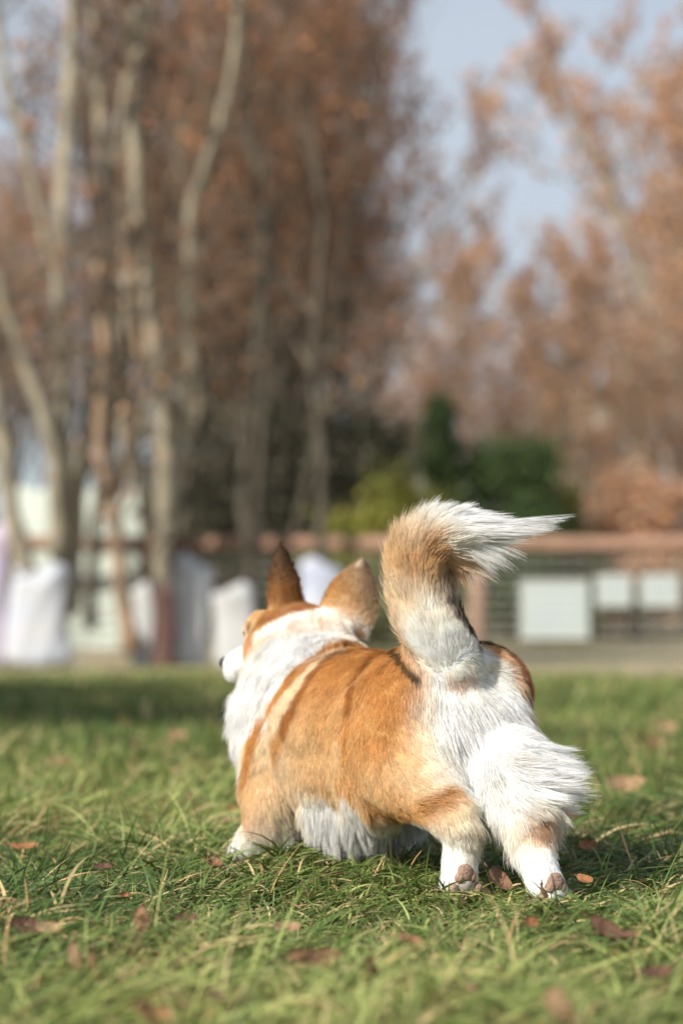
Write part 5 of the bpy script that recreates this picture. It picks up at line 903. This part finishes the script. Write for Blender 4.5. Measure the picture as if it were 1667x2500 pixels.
def build_back():
    build_fence(); build_boards(); build_building()
    sack('sack', 'big white sack with two tied corners at the left edge', 18, 166, 1305, 1532, 20.6, (.52, .53, .54), 1, 2, group='white sacks along the fence', stripe=(.42, .46, .56))
    sack('sack', 'small white sack between the leaning trunk and the maroon bundle', 302, 362, 1348, 1484, 21.3, (.52, .53, .54), 2, group='white sacks along the fence')
    sack('sack', 'tall bluish white sack just right of the maroon bundle', 396, 486, 1282, 1484, 21.5, (.55, .57, .61), 3, group='white sacks along the fence')
    sack('sack', 'wide short white sack under the rail left of the standing ear', 490, 590, 1345, 1484, 21.4, (.52, .53, .54), 4, group='white sacks along the fence')
    sack('sack', 'white sack with a bluish patch seen between the two ears', 684, 775, 1292, 1470, 21.5, (.56, .60, .67), 5, group='white sacks along the fence', stripe=(.38, .42, .58))
    sack('cloth_bundle', 'dark maroon cloth bundle against the foot of a trunk', 352, 404, 1348, 1488, 20.2, (.12, .06, .055), 6, cat='bundle', stripe=(.08, .05, .04))
    sack('cloth_bundle', 'pale pink cloth bundle cut off by the left edge', -80, 30, 1210, 1534, 20.9, (.60, .47, .55), 7, cat='bundle', stripe=(.42, .43, .60))
    # traced stems: u, v, radius, depth offset
    stem_tree('autumn_tree', 'pale grey tree of several long straight stems rising behind the big two-cornered sack', 21.0,
              [[(138, 1420, .11, 0), (148, 1200, .085, 0), (150, 1000, .075, 0), (140, 700, .070, 0), (142, 420, .066, .1), (163, 150, .058, .2), (172, -80, .05, .3)],
               [(158, 1400, .09, .1), (178, 1180, .07, .2), (213, 930, .060, .3), (238, 660, .055, .4), (250, 430, .052, .5), (232, 250, .05, .6), (215, 40, .042, .7), (212, -60, .04, .8)],
               [(246, 440, .045, .5), (290, 230, .04, .4), (338, 30, .036, .3), (360, -70, .03, .2)],
               [(132, 1280, .075, -.1), (122, 1020, .062, -.2), (66, 860, .055, -.2), (12, 700, .05, -.3), (-40, 540, .045, -.4)]], MAT_BARK, 11)
    stem_tree('autumn_tree', 'leaning pale tree at the left edge in front of the screen', 20.8,
              [[(70, 1360, .095, 0), (44, 1240, .085, 0), (14, 1060, .07, 0), (-30, 850, .06, 0), (-80, 600, .05, 0)],
               [(125, 650, .045, .8), (78, 420, .045, .8), (38, 250, .042, .8), (-4, 80, .04, .8), (-30, -60, .03, .8)]], MAT_BARK, 12)
    stem_tree('autumn_tree', 'forked tree with a dark foot rising beside the maroon bundle', 21.2,
              [[(372, 1492, .095, 0), (372, 1350, .085, 0), (378, 1150, .08, 0), (366, 930, .068, 0), (338, 680, .062, .1), (312, 420, .056, .2), (300, 200, .05, .3), (310, -60, .04, .4)],
               [(380, 1180, .075, .1), (408, 1020, .068, .2), (432, 850, .062, .2), (436, 640, .056, .2), (446, 470, .052, .2), (482, 345, .044, .1), (518, 215, .038, .1), (540, 80, .03, .1), (545, -60, .024, .1)],
               [(345, 1230, .05, .3), (320, 1080, .05, .4), (298, 920, .045, .5), (290, 700, .04, .6), (280, 450, .035, .6)]], MAT_BARK, 13)
    stem_tree('autumn_tree', 'rusty brown trunk leaning left between two white sacks', 20.9,
              [[(306, 1492, .085, 0), (286, 1370, .07, 0), (262, 1210, .062, 0), (232, 1030, .055, 0), (240, 850, .045, .1), (222, 600, .04, .2)],
               [(255, 1180, .045, .1), (300, 1010, .04, .2), (318, 820, .035, .3), (300, 500, .03, .4)]], mat_basic('rust_bark', (.36, .25, .16), .9, noise=(3, (.12, .09, .07), .2), bump=(40, .6)), 14)
    stem_tree('autumn_tree', 'dark slim tree crossing the rail left of the standing ear', 21.6,
              [[(574, 1480, .07, 0), (576, 1290, .062, 0), (562, 1100, .055, 0), (585, 850, .05, 0), (600, 500, .045, .1), (560, 200, .04, .2), (575, -60, .03, .2)],
               [(420, 1250, .05, .2), (455, 1000, .045, .3), (545, 850, .035, .4), (600, 700, .03, .4)]], MAT_BARK_DARK, 15)
    stem_tree('autumn_tree', 'dark slim tree crossing the rail right above the two ears', 21.7,
              [[(738, 1480, .055, 0), (738, 1280, .05, 0), (742, 1080, .045, 0), (715, 850, .04, 0), (740, 500, .035, .1), (700, 200, .03, .2)]], MAT_BARK_DARK, 16)
    stem_tree('autumn_tree', 'slim dark tree leaning right between the pale stems and the forked tree', 21.9,
              [[(205, 1440, .06, 0), (222, 1200, .052, 0), (262, 930, .046, .1), (292, 640, .042, .2), (318, 330, .036, .3), (352, 60, .03, .4), (362, -60, .026, .4)],
               [(262, 930, .035, .1), (235, 780, .03, .1), (225, 560, .026, .2), (180, 330, .02, .2), (170, 100, .015, .2)]], MAT_BARK_DARK, 17)
    stem_tree('autumn_tree', 'slim grey tree leaning left across the forked tree', 22.6,
              [[(352, 1440, .06, 0), (318, 1180, .052, 0), (282, 960, .046, .1), (262, 760, .04, .2), (215, 500, .034, .3), (190, 200, .026, .4), (150, -60, .02, .4)],
               [(300, 1060, .04, .1), (345, 900, .034, .1), (392, 700, .03, .2), (400, 420, .026, .2), (455, 150, .02, .2)]], MAT_BARK, 18)
    # kinds of tree beyond the fence
    kinds = [TreeKind('autumn_tree', MAT_BARK, seed=21, H=10, stems=5, cols=RUST, leaf=4, r0=.115, first=.25), TreeKind('autumn_tree', MAT_BARK_DARK, seed=22, H=10, stems=4, spread=.22, cols=RUST * .6, leaf=7),  # second kind: leaf colours darkened for the shade inside the grove
             TreeKind('autumn_tree', MAT_BARK, seed=23, H=10, stems=2, spread=.13, cols=RUST, leaf=4, r0=.12, first=.25), TreeKind('autumn_tree', MAT_BARK, seed=24, H=10, stems=3, spread=.25, cols=TAN, leaf=11, lsize=.10, first=.08),
             TreeKind('autumn_tree', MAT_BARK_DARK, seed=25, H=10, stems=3, spread=.2, cols=TAN, leaf=6, lsize=.10, first=.1)]
    G = 'autumn trees beyond the fence'
    for i, (u, y, sc, k, lab) in enumerate(FAR_TREES):
        kinds[k].put(PD(u, 1400, y).x, y, i * 1.7 + .4, sc, lab, G)
    # the tree out of frame whose shade lies on the lawn
    kinds[3].put(-5.7, 4.0, 0.8, .60, 'autumn tree beside the lawn that shades the grass on the left', G)
    kinds[3].put(-6.4, 6.6, 2.8, .70, 'second autumn tree beside the lawn, outside the picture on the left', G)
    shrub('dense_tree', 'dense bushy tree beside the lawn, outside the picture on the left', -5.4, 4.6, 3.0, 4.6, TAN * .8, 41, 24000, .12, False, 'tree')
    shrub('dense_tree', 'second dense bushy tree beside the lawn, outside the picture on the left', -6.4, 7.4, 3.2, 5.0, TAN * .8, 42, 24000, .12, False, 'tree')
    grn = np.array([(.045, .075, .028), (.065, .10, .035), (.03, .05, .022), (.085, .12, .04)]); yel = np.array([(.30, .29, .06), (.38, .34, .08), (.22, .24, .05), (.16, .19, .05)])
    shrub('conifer', 'tall dark green pointed evergreen behind the tail', PD(1010, 1250, 29).x, 29, 1.1, 3.0, grn * .9, 31, 20000, .05, True, 'shrub', 50)
    shrub('evergreen_shrub', 'wide mid green evergreen shrub right of the pointed one', PD(1175, 1250, 29).x, 29.4, 1.6, 2.3, grn * 1.4, 32, 26000, .06)
    shrub('yellow_shrub', 'low yellow-green shrub above the rail left of the tail', PD(945, 1250, 27).x, 26, 1.15, 1.9, yel * .9, 33, 9000, .06)
    shrub('yellow_shrub', 'lower yellow-green shrub beside the dark slim trunk', PD(825, 1250, 27).x, 26.4, 1.1, 1.5, yel * .8, 34, 8000, .06)
    shrub('yellow_shrub', 'narrow olive yellow shrub between the evergreen and the orange trees', PD(1310, 1250, 30).x, 30, .7, 1.9, yel * .9, 35, 7000, .06)
    shrub('dry_shrub', 'rust coloured low shrub behind the rail on the right', PD(1460, 1250, 31).x, 31, 2.2, 1.9, TAN * .9, 36, 18000, .07)
    shrub('dry_shrub', 'tangled shrub coloured dark for grove shade, behind the rail under the dense trees', PD(700, 1250, 30).x, 30, 3.0, 2.9, np.array([(.09, .10, .065), (.13, .105, .075), (.06, .065, .045)]), 37, 24000, .08)  # dark leaf colours stand in for shade at the core of the grove
    shrub('dry_shrub', 'grey brown shrub behind the rail near the forked tree', PD(470, 1250, 31).x, 31, 2.6, 2.4, np.array([(.12, .10, .08), (.16, .12, .09), (.07, .065, .05)]), 38, 18000, .08)

FAR_TREES = [
 (-120, 27, .58, 0, 'rusty tree beyond the fence cut by the left edge'), (300, 33, .72, 2, 'tall rusty tree standing behind the forked tree'),
 (460, 31, .85, 0, 'rusty tree beyond the fence above the left ear'), (590, 29, .98, 1, 'many-stemmed tree with leaves darkened for shade in the densest part of the grove'),
 (705, 30, .92, 1, 'dark stemmed tree at the right end of the dense grove'), (60, 33, .62, 1, 'second row tree behind the pale straight stems'),
 (400, 34, 1.0, 2, 'second row tree between the forked stems'), (600, 33, 1.15, 2, 'second row tree above the bluish sack'),
 (640, 34, 1.0, 0, 'second row tree behind the dense dark part'),
 (200, 42, .85, 0, 'third row tree behind the leaning rusty trunk'),
 (600, 42, 1.2, 1, 'third row tree rising highest at the grove centre'), (700, 44, 1.0, 2, 'third row tree at the edge of the sky gap'),
 (450, 54, 1.2, 0, 'far tree behind the left of the grove'), (640, 56, 1.6, 1, 'far tree behind the heart of the grove'),
 (640, 58, 1.3, 3, 'far tree left of the dark conifer'), (930, 66, 1.0, 3, 'orange far tree at the foot of the sky gap'), (1060, 70, 1.02, 3, 'thin orange far tree above the dark conifer'),
 (1180, 64, .90, 3, 'low orange far tree above the green shrub'), (1290, 72, 1.0, 3, 'thin tan tree right of the sky gap'), (1420, 60, .95, 3, 'orange tree in front of the pale building'), (1640, 52, 1.2, 3, 'tall soft orange tree filling the right side'),
 (1740, 48, .95, 4, 'thin leafed tree at the right of the sky gap'), (1830, 44, 1.05, 3, 'full orange tree near the right edge'), (1830, 40, 1.15, 3, 'orange tree cut by the right edge'),
 (1760, 62, 1.4, 3, 'tall orange tree behind the right edge trees'), (1230, 90, .9, 3, 'hazy far tree left of the building'), (1600, 34, .62, 3, 'short orange tree low at the right edge'),
 (-420, 30, .8, 0, 'rusty tree beyond the fence outside the picture on the left, nearer one'), (-760, 36, .95, 2, 'rusty tree beyond the fence outside the picture on the left, farther one'), (-1150, 33, .9, 1, 'dark stemmed tree beyond the fence farthest out on the left'),
 (2150, 40, 1.0, 3, 'orange tree beyond the fence outside the picture on the right'), (2500, 52, 1.2, 0, 'tall rusty tree beyond the fence outside the picture on the right'), (2900, 44, 1.0, 3, 'orange tree beyond the fence farthest out on the right'),
]
# ------------------------------------------------------------------ build
build_ground()
build_back()
build_grass()
build_leaves()
build_dog()
